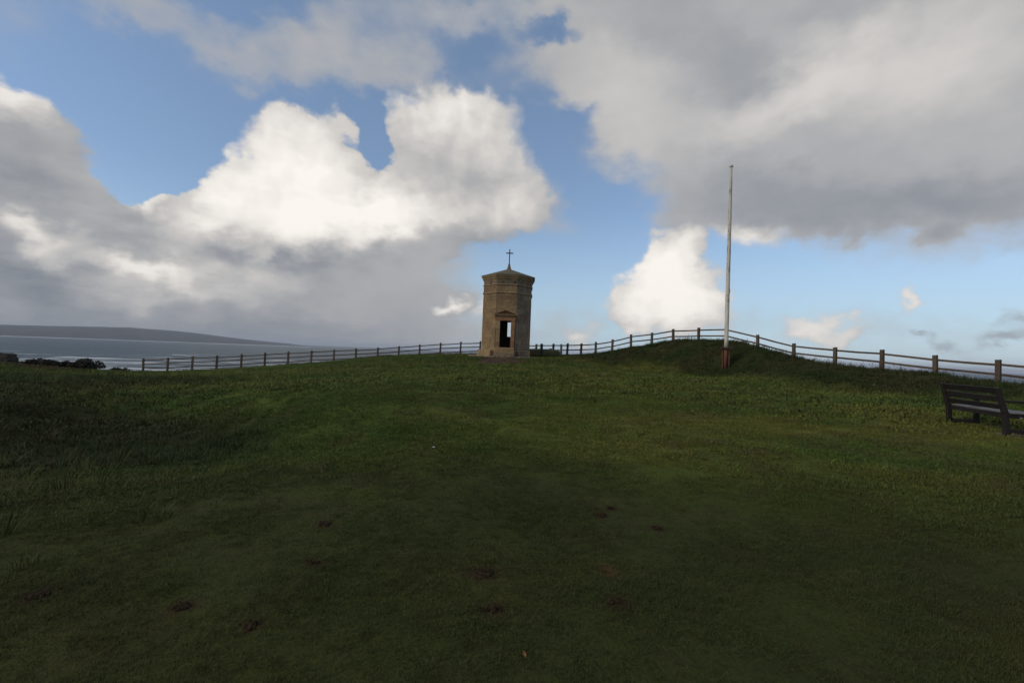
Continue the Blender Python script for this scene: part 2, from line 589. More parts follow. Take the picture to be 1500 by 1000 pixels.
# ------------------------------------------------------------------ materials
def stone_material(name, a, b, lichen, scale=1.0, per_piece=0.25, lichen_at=0.60):
    m, k = material(name)
    p = position(k)
    big = k.noise(p, 0.9 * scale, 5, 0.6)
    mid = k.noise(p, 7.0 * scale, 6, 0.65)
    fin = k.noise(p, 45.0 * scale, 4, 0.6)
    c = k.mix(k.ramp(big, 0.32, 0.68), a, b)
    streak = k.noise(k.vec('MULTIPLY', p, (6.0, 6.0, 0.9)), 1.0, 4, 0.6)
    c = k.mix(k.math('MULTIPLY', k.ramp(streak, 0.5, 0.72), 0.45), c, tuple(v * 0.45 for v in a))
    c = k.mix(k.math('MULTIPLY', k.ramp(mid, 0.46, 0.66), 0.62), c, tuple(v * 0.5 for v in b))
    c = k.mix(k.math('MULTIPLY', k.ramp(k.noise(p, 3.3 * scale, 5, 0.7), lichen_at, lichen_at + 0.12), 0.6), c, lichen)
    c = k.mix(k.math('MULTIPLY', k.ramp(k.noise(p, 16.0 * scale, 3, 0.6), 0.60, 0.70), 0.55), c, tuple(min(1, v * 1.9) for v in b))
    # soot-grey weathering and drips, strongest below the cornice
    hz_ = k.new('ShaderNodeSeparateXYZ')
    k.put(hz_.inputs[0], p)
    grime = k.math('MULTIPLY', k.ramp(hz_.outputs[2], 3.6, 7.4), k.ramp(k.noise(k.vec('MULTIPLY', p, (3.0, 3.0, 0.7)), 1.0, 5, 0.65), 0.36, 0.62))
    c = k.mix(k.math('MULTIPLY', grime, 0.55), c, (0.105, 0.088, 0.07))
    rnd = k.new('ShaderNodeObjectInfo').outputs['Random']
    hsv = k.new('ShaderNodeHueSaturation')
    k.put(hsv.inputs['Color'], c)
    k.put(hsv.inputs['Value'], k.math('MULTIPLY_ADD', rnd, 2 * per_piece, 1.0 - per_piece))
    k.put(hsv.inputs['Hue'], k.math('MULTIPLY_ADD', rnd, 0.02, 0.49))
    k.put(k.bsdf.inputs['Base Color'], hsv.outputs[0])
    k.bsdf.inputs['Roughness'].default_value = 0.92
    k.bsdf.inputs['Specular IOR Level'].default_value = 0.2
    bump(k, k.math('ADD', mid, k.math('MULTIPLY', fin, 0.6)), 0.8, 0.03)
    return m


STONE = stone_material('brown_sandstone', (0.305, 0.205, 0.109), (0.208, 0.144, 0.083), (0.42, 0.29, 0.12), per_piece=0.13)
STONE_DRESSED = stone_material('dressed_sandstone', (0.35, 0.245, 0.128), (0.25, 0.177, 0.102), (0.42, 0.30, 0.11), per_piece=0.12)
STONE_RED = stone_material('reddish_sandstone', (0.33, 0.175, 0.088), (0.265, 0.15, 0.085), (0.31, 0.235, 0.11), per_piece=0.08)
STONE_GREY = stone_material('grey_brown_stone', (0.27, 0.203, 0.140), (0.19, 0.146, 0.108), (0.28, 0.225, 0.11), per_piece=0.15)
STONE_ROOF = stone_material('mossy_roof_stone', (0.20, 0.165, 0.105), (0.15, 0.135, 0.09), (0.20, 0.18, 0.065), per_piece=0.05, lichen_at=0.52)
STONE_DARK = stone_material('dark_weathered_stone', (0.055, 0.05, 0.044), (0.04, 0.038, 0.035), (0.07, 0.066, 0.04), per_piece=0.1)
STONE_BOSS = stone_material('stained_carved_stone', (0.12, 0.095, 0.07), (0.08, 0.066, 0.052), (0.12, 0.10, 0.06), per_piece=0.2)
CONCRETE = stone_material('pale_concrete', (0.27, 0.255, 0.225), (0.22, 0.21, 0.185), (0.17, 0.17, 0.11), per_piece=0.05)
MORTAR = stone_material('old_mortar', (0.12, 0.10, 0.07), (0.10, 0.085, 0.062), (0.15, 0.12, 0.07), per_piece=0.0)


def wood_material(name, a, b, lichen=None, rough=0.8, spec=0.3):
    m, k = material(name)
    p = coords(k)
    rnd = k.new('ShaderNodeObjectInfo').outputs['Random']
    q = k.vec('ADD', p, k.vec('SCALE', (31.0, 17.0, 23.0), scale=rnd))
    grain = k.noise(k.vec('MULTIPLY', q, (1.0, 9.0, 9.0)), 4.0, 5, 0.6)
    blot = k.noise(q, 2.2, 4, 0.6)
    c = k.mix(k.ramp(grain, 0.35, 0.68), a, b)
    c = k.mix(k.math('MULTIPLY', k.ramp(blot, 0.45, 0.75), 0.5), c, tuple(v * 0.45 for v in a))
    if lichen:
        c = k.mix(k.math('MULTIPLY', k.ramp(k.noise(q, 9.0, 4, 0.65), 0.56, 0.70), 0.65), c, lichen)
    hsv = k.new('ShaderNodeHueSaturation')
    k.put(hsv.inputs['Color'], c)
    k.put(hsv.inputs['Value'], k.math('MULTIPLY_ADD', rnd, 0.5, 0.75))
    k.put(k.bsdf.inputs['Base Color'], hsv.outputs[0])
    k.bsdf.inputs['Roughness'].default_value = rough
    k.bsdf.inputs['Specular IOR Level'].default_value = spec
    bump(k, grain, 0.6, 0.006)
    return m


FENCE_WOOD = wood_material('weathered_fence_wood', (0.105, 0.075, 0.052), (0.065, 0.048, 0.036), (0.125, 0.105, 0.055))
GREY_WOOD = wood_material('grey_weathered_wood', (0.23, 0.205, 0.165), (0.15, 0.135, 0.11), (0.2, 0.19, 0.1))
DARK_WOOD = wood_material('dark_old_wood', (0.050, 0.040, 0.030), (0.033, 0.028, 0.022), (0.06, 0.06, 0.03))
BENCH_WOOD = wood_material('dark_stained_bench_wood', (0.020, 0.016, 0.014), (0.012, 0.010, 0.009), (0.030, 0.030, 0.022), 0.65, 0.25)
BENCH_SEAT_WOOD = wood_material('worn_silvery_seat_wood', (0.14, 0.135, 0.13), (0.09, 0.087, 0.085), (0.06, 0.055, 0.05), 0.5, 0.4)

MAST_PAINT, k = material('flaking_white_paint')
p = coords(k)
st = k.noise(k.vec('MULTIPLY', p, (9.0, 9.0, 0.9)), 1.0, 6, 0.66)
sp = k.noise(p, 11.0, 5, 0.66)
wear = k.ramp(k.math('MULTIPLY_ADD', sp, 0.6, st), 0.80, 0.98)
sz = k.new('ShaderNodeSeparateXYZ')
k.put(sz.inputs[0], p)
band = k.math('MULTIPLY', k.ramp(k.math('ABSOLUTE', k.math('SUBTRACT', sz.outputs[2], 9.75)), 0.30, 0.05), 0.75)
wear = k.math('MAXIMUM', wear, k.math('MULTIPLY', band, k.ramp(sp, 0.3, 0.6)))
top_grey = k.ramp(sz.outputs[2], 3.0, 11.0, 0.0, 0.42, smooth=False)
c = k.mix(top_grey, (0.62, 0.58, 0.49), (0.36, 0.33, 0.29))
c = k.mix(k.math('MULTIPLY', wear, 0.85), c, (0.115, 0.092, 0.07))
k.put(k.bsdf.inputs['Base Color'], c)
k.bsdf.inputs['Roughness'].default_value = 0.6
bump(k, st, 0.3, 0.004)

RUST_RED, k = material('rusty_red_paint')
p = coords(k)
a = k.noise(k.vec('MULTIPLY', p, (5.0, 5.0, 1.6)), 1.0, 5, 0.65)
c = k.mix(k.ramp(a, 0.36, 0.66), (0.165, 0.056, 0.032), (0.085, 0.040, 0.027))
c = k.mix(k.math('MULTIPLY', k.ramp(k.noise(p, 14.0, 4, 0.6), 0.55, 0.7), 0.6), c, (0.045, 0.03, 0.022))
k.put(k.bsdf.inputs['Base Color'], c)
k.bsdf.inputs['Roughness'].default_value = 0.65
bump(k, a, 0.3, 0.004)

RUST_DARK, k = material('dark_red_rust')
p = coords(k)
c = k.mix(k.ramp(k.noise(p, 7.0, 5, 0.65), 0.38, 0.64), (0.115, 0.040, 0.026), (0.050, 0.026, 0.019))
k.put(k.bsdf.inputs['Base Color'], c)
k.bsdf.inputs['Roughness'].default_value = 0.75

DARK_IRON, k = material('dark_rusty_iron')
p = coords(k)
c = k.mix(k.ramp(k.noise(p, 8.0, 4, 0.6), 0.4, 0.65), (0.020, 0.016, 0.015), (0.055, 0.030, 0.020))
k.put(k.bsdf.inputs['Base Color'], c)
k.bsdf.inputs['Roughness'].default_value = 0.7
k.bsdf.inputs['Metallic'].default_value = 0.2

CROSS_IRON, k = material('dark_painted_iron')
k.put(k.bsdf.inputs['Base Color'], k.mix(k.noise(coords(k), 9.0, 3), (0.022, 0.017, 0.02), (0.05, 0.03, 0.032)))
k.bsdf.inputs['Roughness'].default_value = 0.6

# ground: the turf colour comes from a vertex field, so the blades that stand on it share it
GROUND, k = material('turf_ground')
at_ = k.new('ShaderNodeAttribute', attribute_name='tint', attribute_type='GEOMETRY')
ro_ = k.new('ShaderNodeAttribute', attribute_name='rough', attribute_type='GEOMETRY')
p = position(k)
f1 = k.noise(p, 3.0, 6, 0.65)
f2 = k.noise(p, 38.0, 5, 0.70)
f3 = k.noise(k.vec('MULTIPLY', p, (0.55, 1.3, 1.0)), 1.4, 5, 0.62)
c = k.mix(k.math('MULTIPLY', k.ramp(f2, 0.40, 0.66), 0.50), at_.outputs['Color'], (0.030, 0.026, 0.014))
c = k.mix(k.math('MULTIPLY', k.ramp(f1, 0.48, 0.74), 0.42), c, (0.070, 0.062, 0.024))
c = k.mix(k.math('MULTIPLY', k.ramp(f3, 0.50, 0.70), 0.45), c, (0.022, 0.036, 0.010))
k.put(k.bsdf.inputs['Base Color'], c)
k.bsdf.inputs['Roughness'].default_value = 0.95
k.bsdf.inputs['Specular IOR Level'].default_value = 0.05
bump(k, k.math('ADD', f2, k.math('MULTIPLY', k.noise(p, 11.0, 5, 0.7), k.math('MULTIPLY_ADD', ro_.outputs['Fac'], 3.0, 1.2))), 0.9, 0.035)


def blade_material(name, gain, sheen):
    m, k = material(name)
    a = k.new('ShaderNodeAttribute', attribute_name='tint', attribute_type='INSTANCER')
    rnd = k.new('ShaderNodeObjectInfo').outputs['Random']
    hsv = k.new('ShaderNodeHueSaturation')
    k.put(hsv.inputs['Color'], a.outputs['Color'])
    k.put(hsv.inputs['Value'], k.math('MULTIPLY_ADD', rnd, 0.36 * gain, 0.82 * gain))
    k.put(hsv.inputs['Hue'], k.math('MULTIPLY_ADD', rnd, 0.035, 0.4825))
    k.put(k.bsdf.inputs['Base Color'], hsv.outputs[0])
    # a sward shades as one soft surface rather than as separate flat blades
    nrm = k.new('ShaderNodeNewGeometry').outputs['Normal']
    k.put(k.bsdf.inputs['Normal'], k.vec('NORMALIZE', k.vec('MULTIPLY_ADD', nrm, (0.45, 0.45, 0.45), (0.0, 0.0, 0.8))))
    k.bsdf.inputs['Roughness'].default_value = 0.75
    k.bsdf.inputs['Specular IOR Level'].default_value = sheen
    return m


BLADE = blade_material('grass_blade', 1.0, 0.12)
STALK = blade_material('dry_grass_stalk', 1.0, 0.08)

SOIL, k = material('bare_dark_soil')
p = position(k)
c = k.mix(k.ramp(k.noise(p, 40.0, 5, 0.7), 0.4, 0.65), (0.013, 0.009, 0.005), (0.050, 0.031, 0.015))
k.put(k.bsdf.inputs['Base Color'], c)
k.bsdf.inputs['Roughness'].default_value = 0.95
k.bsdf.inputs['Specular IOR Level'].default_value = 0.1
bump(k, k.noise(p, 60.0, 4, 0.7), 0.8, 0.01)

LEAF_DARK, k = material('dark_gorse_leaf')
c = k.mix(k.noise(position(k), 3.0, 3), (0.018, 0.020, 0.011), (0.038, 0.034, 0.018))
k.put(k.bsdf.inputs['Base Color'], c)
k.bsdf.inputs['Roughness'].default_value = 0.8
TWIG, k = material('dark_twig')
k.put(k.bsdf.inputs['Base Color'], k.mix(k.noise(position(k), 9.0, 3), (0.03, 0.024, 0.018), (0.05, 0.04, 0.03)))
k.bsdf.inputs['Roughness'].default_value = 0.9

# sea
SEA, k = material('sea_water')
p = position(k)
sx = k.new('ShaderNodeSeparateXYZ')
k.put(sx.inputs[0], p)
X, Y = sx.outputs[0], sx.outputs[1]
dist = k.vec('LENGTH', p)
wob = k.vec('MULTIPLY_ADD', k.vec('SUBTRACT', k.noise(p, 0.006, 3, 0.5, color=True), (0.5, 0.5, 0.5)), (160.0, 160.0, 0.0), p)
rot = k.new('ShaderNodeMapping', vector_type='POINT')
k.put(rot.inputs['Vector'], wob)
rot.inputs['Rotation'].default_value = (0, 0, math.radians(-22))
sw = k.noise(k.vec('MULTIPLY', rot.outputs[0], (0.0042, 0.014, 0.0)), 1.0, 5, 0.60)
sw2 = k.noise(k.vec('MULTIPLY', rot.outputs[0], (0.013, 0.040, 0.0)), 1.0, 6, 0.66)
near = k.ramp(dist, 2300.0, 420.0)
west = k.ramp(X, 60.0, -160.0)
amount = k.math('MULTIPLY', near, west)
foam = k.ramp(k.math('ADD', sw, k.math('MULTIPLY', k.math('SUBTRACT', sw2, 0.5), 0.95)), k.math('MULTIPLY_ADD', amount, -0.31, 0.77), k.math('MULTIPLY_ADD', amount, -0.30, 0.88))
foam = k.math('MULTIPLY', foam, k.ramp(amount, 0.0, 0.25))
caps = k.math('MULTIPLY', k.ramp(k.noise(k.vec('MULTIPLY', p, (0.03, 0.08, 0.0)), 1.0, 4, 0.6), 0.62, 0.70), k.math('MULTIPLY', k.ramp(dist, 3500.0, 800.0), 0.6))
foam = k.math('MAXIMUM', foam, caps)
deep = k.mix(k.ramp(sw, 0.35, 0.62), (0.016, 0.040, 0.046), (0.040, 0.068, 0.068))
deep = k.mix(k.math('MULTIPLY', k.ramp(X, -500.0, 2500.0), 0.85), deep, (0.014, 0.042, 0.085))
k.put(k.bsdf.inputs['Base Color'], k.mix(foam, deep, (0.62, 0.63, 0.63)))
k.put(k.bsdf.inputs['Roughness'], k.math('MULTIPLY_ADD', foam, 0.4, 0.46))
k.bsdf.inputs['Specular IOR Level'].default_value = 0.24
hgt = k.math('ADD', k.noise(k.vec('MULTIPLY', rot.outputs[0], (0.03, 0.09, 0.0)), 1.0, 5, 0.65), k.math('MULTIPLY', sw, 2.5))
bump(k, hgt, 0.9, 3.0)

HEADLAND, k = material('distant_headland')
p = position(k)
f = k.noise(p, 0.004, 5, 0.6)
c = k.mix(k.ramp(f, 0.40, 0.62), (0.042, 0.040, 0.034), (0.062, 0.056, 0.048))
slope = k.new('ShaderNodeSeparateXYZ')
k.put(slope.inputs[0], k.new('ShaderNodeNewGeometry').outputs['Normal'])
c = k.mix(k.ramp(slope.outputs[2], 0.75, 0.45), c, (0.048, 0.042, 0.044))
k.put(k.bsdf.inputs['Base Color'], c)
k.bsdf.inputs['Roughness'].default_value = 0.95

BEACH, k = material('wet_sand')
k.put(k.bsdf.inputs['Base Color'], k.mix(k.noise(k.vec('MULTIPLY', position(k), (0.004, 0.02, 0.0)), 1.0, 5, 0.6), (0.36, 0.35, 0.33), (0.66, 0.66, 0.65)))
k.bsdf.inputs['Roughness'].default_value = 0.6

# ------------------------------------------------------------------ ground
GROUND_POINTS = np.array([
    (0, 0, 0),
    (-3, 2, -0.02),
    (3, 2, 0.08),
    (0, 5, 0.13),
    (4, 5, 0.22),
    (0, -6, -0.25),
    (-8, -4, -0.4),
    (8, -4, 0.1),
    (0, -30, -0.6),
    (40, -30, 0.2),
    (-40, -30, -1.0),
    (-0.16, 10.0, 0.39),
    (-0.39, 20.0, 0.78),
    (-0.68, 32.2, 1.26),
    (-4.89, 33.0, 1.13),
    (2.52, 33.0, 1.33),
    (-0.49, 36.0, 1.39),
    (-28.82, 28.0, -0.37),
    (-31.34, 28.0, -0.26),
    (-27.95, 31.0, -0.77),
    (-35.52, 28.0, -0.43),
    (-28.59, 29.5, -0.58),
    (-11.12, 10.0, -0.04),
    (-4.83, 6.0, -0.18),
    (-19.81, 14.0, -0.06),
    (-4.32, 9.2, 0.08),
    (-8.09, 13.0, 0.14),
    (-4.8, 8.6, -0.24),
    (-6.65, 9.4, -0.46),
    (-9.77, 11.0, -0.46),
    (-5.58, 7.6, -0.42),
    (-18.08, 27.0, -0.35),
    (-12.05, 27.0, 0.21),
    (-7.12, 16.0, 0.32),
    (-33.8, 42.0, -1.69),
    (-29.42, 42.0, -1.31),
    (-24.97, 42.0, -0.91),
    (-20.53, 42.0, -0.42),
    (-16.27, 42.0, 0.07),
    (-12.21, 42.0, 0.71),
    (-8.44, 42.0, 0.99),
    (-4.67, 42.0, 1.21),
    (4.49, 36.6, 1.42),
    (5.5, 36.0, 1.46),
    (6.57, 35.4, 1.62),
    (7.61, 34.4, 1.98),
    (8.78, 33.4, 2.28),
    (9.84, 32.0, 2.57),
    (10.87, 30.6, 2.77),
    (11.91, 29.0, 2.8),
    (12.91, 27.5, 2.77),
    (13.27, 26.4, 2.6),
    (13.87, 25.6, 2.38),
    (14.89, 24.0, 1.9),
    (15.66, 22.0, 1.6),
    (16.31, 20.0, 1.48),
    (16.82, 18.0, 1.37),
    (17.13, 16.0, 1.2),
    (11.77, 25.0, 1.32),
    (9.17, 29.0, 1.43),
    (12.63, 21.0, 1.17),
    (8.73, 18.5, 0.79),
    (5.45, 24.0, 0.84),
    (12.79, 17.0, 0.67),
    (12.0, 14.5, 0.64),
    (4.85, 39.5, 0.93),
    (7.15, 38.5, 1.04),
    (9.74, 37.0, 1.5),
    (12.45, 35.0, 2.04),
    (14.41, 32.0, 2.19),
    (15.5, 29.5, 1.94),
    (16.52, 27.5, 1.41),
    (18.16, 25.5, 1.09),
    (19.17, 23.5, 0.92),
    (20.09, 21.5, 0.8),
    (19.98, 19.0, 0.69),
    (9.54, 8.9, 0.42),
    (10.1, 10.5, 0.47),
    (11.5, 9.0, 0.5),
    (14, 11.5, 0.85),
    (18, 10, 1.1),
    (24, 2, 0.9),
    (30, -8, 0.8),
    (8, 6.5, 0.33),
])
LEFT_FENCE = [
    (-33.825, 42.0, -0.203),
    (-31.631, 42.0, -0.052),
    (-29.356, 42.0, 0.145),
    (-27.119, 42.0, 0.297),
    (-24.865, 42.0, 0.514),
    (-22.694, 42.0, 0.727),
    (-20.563, 42.0, 0.917),
    (-18.433, 42.0, 1.129),
    (-16.363, 42.0, 1.296),
    (-14.334, 42.0, 1.461),
    (-12.348, 42.0, 1.646),
    (-10.406, 42.0, 1.871),
    (-8.483, 42.0, 2.095),
    (-6.602, 42.0, 2.297),
    (-4.719, 42.0, 2.478),
    (-2.942, 42.2, 2.607),
]
RIGHT_FENCE = [
    (-0.917, 41.0, 2.504),
    (0.607, 40.0, 2.483),
    (2.043, 38.8, 2.499),
    (3.425, 37.4, 2.544),
    (4.448, 36.6, 2.591),
    (5.484, 36.2, 2.635),
    (6.565, 35.6, 2.74),
    (7.684, 34.9, 2.979),
    (8.901, 34.0, 3.359),
    (10.119, 33.0, 3.537),
    (11.199, 31.6, 3.769),
    (12.296, 30.0, 3.787),
    (13.297, 28.3, 3.777),
    (14.332, 26.5, 3.295),
    (15.36, 24.8, 2.787),
    (16.212, 22.8, 2.591),
    (16.946, 20.8, 2.454),
    (17.549, 18.8, 2.238),
    (17.978, 16.8, 2.096),
    (19.165, 15.2, 1.906),
    (20.6, 13.8, 1.84),
    (22.2, 12.5, 1.83),
    (23.9, 11.3, 1.85),
    (25.6, 9.9, 1.86),
]
CLIFF = np.array([(-120, 22), (-70, 26), (-38, 32), (-29, 34), (-35, 43.6), (-20, 44), (-5, 44.5), (2, 43), (6, 39.5), (10, 36), (13.5, 31),
                  (17, 27), (19.2, 21.5), (20.5, 17.5), (24, 13), (38, 4), (55, -20), (120, -60), (120, -160), (-160, -160), (-160, 22)], float)


def _phi(dx, dy):
    return -np.sqrt(dx * dx + dy * dy + 4.0)


_P = GROUND_POINTS
_n = len(_P)
_S = np.zeros((_n + 1, _n + 1))
_S[:_n, :_n] = _phi(_P[:, None, 0] - _P[None, :, 0], _P[:, None, 1] - _P[None, :, 1])
_S[:_n, _n] = 1
_S[_n, :_n] = 1
_W = np.linalg.solve(_S, np.append(_P[:, 2], 0))


def base_height(x, y):
    z = np.full(x.shape, _W[_n])
    for (px, py, _), w in zip(_P, _W[:_n]):
        z += w * _phi(x - px, y - py)
    return z


def seg_dist(x, y, pts, closed=False):
    best = np.full(x.shape, 1e9)
    m = len(pts)
    for i in range(m if closed else m - 1):
        ax, ay = pts[i][:2]
        bx, by = pts[(i + 1) % m][:2]
        ex, ey = bx - ax, by - ay
        t = np.clip(((x - ax) * ex + (y - ay) * ey) / (ex * ex + ey * ey), 0, 1)
        best = np.minimum(best, (x - ax - t * ex) ** 2 + (y - ay - t * ey) ** 2)
    return np.sqrt(best)


def inside_land(x, y):
    ins = np.zeros(x.shape, bool)
    m = len(CLIFF)
    for i in range(m):
        ax, ay = CLIFF[i]
        bx, by = CLIFF[(i + 1) % m]
        if ay == by:
            continue
        cond = (ay > y) != (by > y)
        ins ^= cond & (x < (bx - ax) * (y - ay) / (by - ay) + ax)
    return ins


def past_edge(x, y):
    """metres outside the cliff edge (negative on the land)"""
    dd = seg_dist(x, y, CLIFF, True)
    return np.where(inside_land(x, y), -dd, dd)


BANK = [(6.3, 34.2), (8.8, 31.5), (10.6, 29.2), (12.6, 25.2), (13.6, 22.5), (14.4, 20.0), (15.2, 17.6), (16.0, 15.2), (18.5, 12.5)]
HOLLOW = (-8.3, 9.0)


def rough_field(x, y):
    """1 where the grass is left long and tussocky, 0 on the mown turf"""
    w = fbm(x * 0.35, y * 0.35, 4, 5) * 2.6
    inner = seg_dist(x, y, BANK) + w
    right_of = (x > 4)
    bank = smooth(3.3, 1.4, inner) * right_of
    beyond = smooth(2.6, 1.0, seg_dist(x, y, RIGHT_FENCE) + w * 0.6)
    left_strip = smooth(1.9, 0.9, seg_dist(x, y, LEFT_FENCE) + w * 0.45)
    hx, hy = (x - HOLLOW[0]), (y - HOLLOW[1])
    hollow = smooth(1.25, 0.55, np.sqrt(((-0.89 * hx + 0.46 * hy) / 5.4) ** 2 + ((0.46 * hx + 0.89 * hy) / 2.5) ** 2) + w * 0.13)
    far_left = smooth(-9.5, -13.5, x + w * 1.5) * smooth(22.0, 17.0, y + w) * 0.8
    lower_left = smooth(0.0, 1.0, (-x - 2.9 - 0.0 * y + w * 0.4) / 2.2) * smooth(9.5, 7.5, y) * smooth(2.6, 4.0, y) * 0.30
    tower = smooth(3.4, 2.2, np.sqrt((x - 2.8) ** 2 + ((y - 36.6) / 0.8) ** 2))
    return np.clip(np.maximum.reduce([bank, beyond, left_strip, hollow, far_left, lower_left, tower]), 0, 1)


def ground_z(x, y):
    x, y = np.asarray(x, float), np.asarray(y, float)
    z = base_height(x, y)
    far = np.sqrt(x * x + y * y)
    z = z * smooth(150, 70, far)
    r = rough_field(x, y)
    z += fbm(x * 0.8, y * 0.8, 3, 1) * 0.06 + fbm(x * 3.1, y * 3.1, 3, 2) * 0.028
    z += r * (fbm(x * 1.25, y * 1.25, 4, 3, 0.6) * 0.26 + 0.03)
    e = past_edge(x, y)
    drop = np.where(e > 0.6, (e - 0.6) * 0.5 + np.maximum(e - 3.0, 0) * 2.2, 0)
    return np.maximum(z - drop, -41.0)


def worn_field(x, y):
    w = fbm(x * 0.8, y * 0.8, 4, 31)
    path = smooth(1.15, 0.6, np.sqrt(((x + 0.75) / 1.75) ** 2 + ((y - 29.6) / 3.3) ** 2) + w * 0.9)
    red = smooth(1.2, 0.5, np.sqrt(((x + 27.4) / 2.6) ** 2 + ((y - 27.0) / 2.2) ** 2) + w)
    return path, red


SCRAPES = [
    (-0.128, 3.272, 0.085, 'largest dark soil scrape, in the middle of the near turf'),
    (-0.051, 2.839, 0.055, 'dark crumbly soil scrape just below the largest one'),
    (0.738, 2.967, 0.058, 'dark soil scrape right of centre below a round tan patch'),
    (-1.611, 4.111, 0.062, 'small brown soil scrape farthest up the turf left of centre'),
    (-1.933, 2.79, 0.060, 'curved brown soil scrape in the left foreground'),
    (-2.92, 2.909, 0.062, 'dark soil scrape nearest the left edge of the turf'),
    (-1.408, 2.614, 0.046, 'brown soil scrape lowest of those on the left'),
    (0.918, 4.374, 0.056, 'nearer of two close dark scrapes right of centre'),
    (1.048, 4.586, 0.038, 'farther and smaller of two close dark scrapes right of centre'),
    (1.368, 4.134, 0.052, 'small dark scrape right of the two close ones'),
    (-1.377, 3.361, 0.045, 'faint dark scrape left of the largest one'),
]


def turf_tint(x, y):
    """albedo of the turf: worn, mossy, lush and rough patches, plus painted foreground falloff (linear)"""
    def col(*c):
        return np.array(c)[None, :]
    n1 = smooth(-0.16, 0.16, fbm(x * 0.22, y * 0.42, 4, 41))[:, None]
    n2 = smooth(-0.08, 0.20, fbm(x * 0.55, y * 0.9, 4, 43))[:, None]
    n3 = smooth(0.02, 0.20, fbm(x * 1.5, y * 2.0, 4, 47))[:, None]
    t = col(0.094, 0.132, 0.024) * (1 - n1) + col(0.138, 0.150, 0.029) * n1
    t = t * (1 - 0.65 * n2) + col(0.058, 0.106, 0.019) * 0.65 * n2
    t = t * (1 - 0.4 * n3) + col(0.092, 0.074, 0.030) * 0.4 * n3
    # mossy brown near turf, with foreground light falloff also painted into its colour
    moss_falloff = smooth(8.0, 3.4, y + fbm(x * 0.4, y * 0.4, 4, 51) * 5)[:, None]
    t = t * (1 - 0.74 * moss_falloff) + col(0.046, 0.050, 0.018) * 0.74 * moss_falloff
    r = rough_field(x, y)[:, None]
    n4 = smooth(-0.1, 0.15, fbm(x * 0.6, y * 0.6, 4, 53))[:, None]
    rc = col(0.040, 0.058, 0.016) * (1 - n4) + col(0.062, 0.064, 0.023) * n4
    t = t * (1 - r) + rc * r
    tan = (smooth(1.2, 0.75, np.sqrt(((x - 0.774) / 0.085) ** 2 + ((y - 3.34) / 0.10) ** 2) + fbm(x * 9, y * 9, 3, 57) * 0.9))[:, None]
    t = t * (1 - tan) + col(0.115, 0.080, 0.030) * tan
    tan = (smooth(1.2, 0.6, np.sqrt(((x - 3.672) / 0.24) ** 2 + ((y - 6.91) / 0.14) ** 2)))[:, None]
    t = t * (1 - 0.6 * tan) + col(0.12, 0.095, 0.045) * 0.6 * tan
    earth = np.zeros(x.shape)
    for sx_, sy_, sr_, _ in SCRAPES:
        q_ = np.sqrt((x - sx_) ** 2 + (y - sy_) ** 2) / sr_
        earth = np.maximum(earth, smooth(2.3, 1.0, q_ + fbm(x * 11, y * 11, 3, 59) * 2.0))
    t = t * (1 - 0.75 * earth[:, None]) + col(0.060, 0.040, 0.022) * 0.75 * earth[:, None]
    path, red = worn_field(x, y)
    t = t * (1 - path[:, None]) + col(0.105, 0.070, 0.046) * path[:, None]
    t = t * (1 - 0.8 * red[:, None]) + col(0.10, 0.055, 0.035) * 0.8 * red[:, None]
    e = past_edge(x, y)
    cl = smooth(1.5, 4.0, e)[:, None]
    return t * (1 - cl) + col(0.07, 0.06, 0.05) * cl


def spread(c, half, nn, kk):
    u = np.linspace(-1, 1, nn)
    return c + half * np.sinh(kk * u) / np.sinh(kk)


gx = spread(0.0, 105.0, 561, 5.0)
gy = spread(4.0, 105.0, 561, 4.6)
GX, GY = np.meshgrid(gx, gy)
fx_, fy_ = GX.ravel(), GY.ravel()
fz_ = ground_z(fx_, fy_)
nx_, ny_ = len(gx), len(gy)
ii = (np.arange(ny_ - 1)[:, None] * nx_ + np.arange(nx_ - 1)[None, :]).ravel()
quads = np.stack([ii, ii + 1, ii + nx_ + 1, ii + nx_], 1)
ground_me = array_mesh('ground', np.stack([fx_, fy_, fz_], 1), quads)
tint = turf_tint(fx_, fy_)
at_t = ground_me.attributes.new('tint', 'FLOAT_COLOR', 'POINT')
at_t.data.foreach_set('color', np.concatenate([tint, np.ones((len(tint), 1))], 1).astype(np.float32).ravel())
at_r = ground_me.attributes.new('rough', 'FLOAT', 'POINT')
at_r.data.foreach_set('value', rough_field(fx_, fy_).astype(np.float32))
ground = tag(link('ground', ground_me, GROUND), kind='structure')


def gz(x, y):
    return float(ground_z(np.array([x]), np.array([y]))[0])


# ------------------------------------------------------------------ sea, beach, headland
radii = np.concatenate([np.linspace(0, 900, 10), np.geomspace(1000, 40000, 40)])
nseg = 96
vs, fs = [(0, 0, -36.0)], []
for r in radii[1:]:
    for i in range(nseg):
        t = 2 * math.pi * i / nseg
        vs.append((r * math.cos(t), r * math.sin(t), -36.0))
for j in range(len(radii) - 1):
    for i in range(nseg):
        i2 = (i + 1) % nseg
        if j == 0:
            fs.append((0, 1 + i, 1 + i2))
        else:
            a, b = 1 + (j - 1) * nseg, 1 + j * nseg
            fs.append((a + i, b + i, b + i2, a + i2))
sea = tag(link('sea', raw_mesh('sea', vs, fs), SEA), kind='structure')

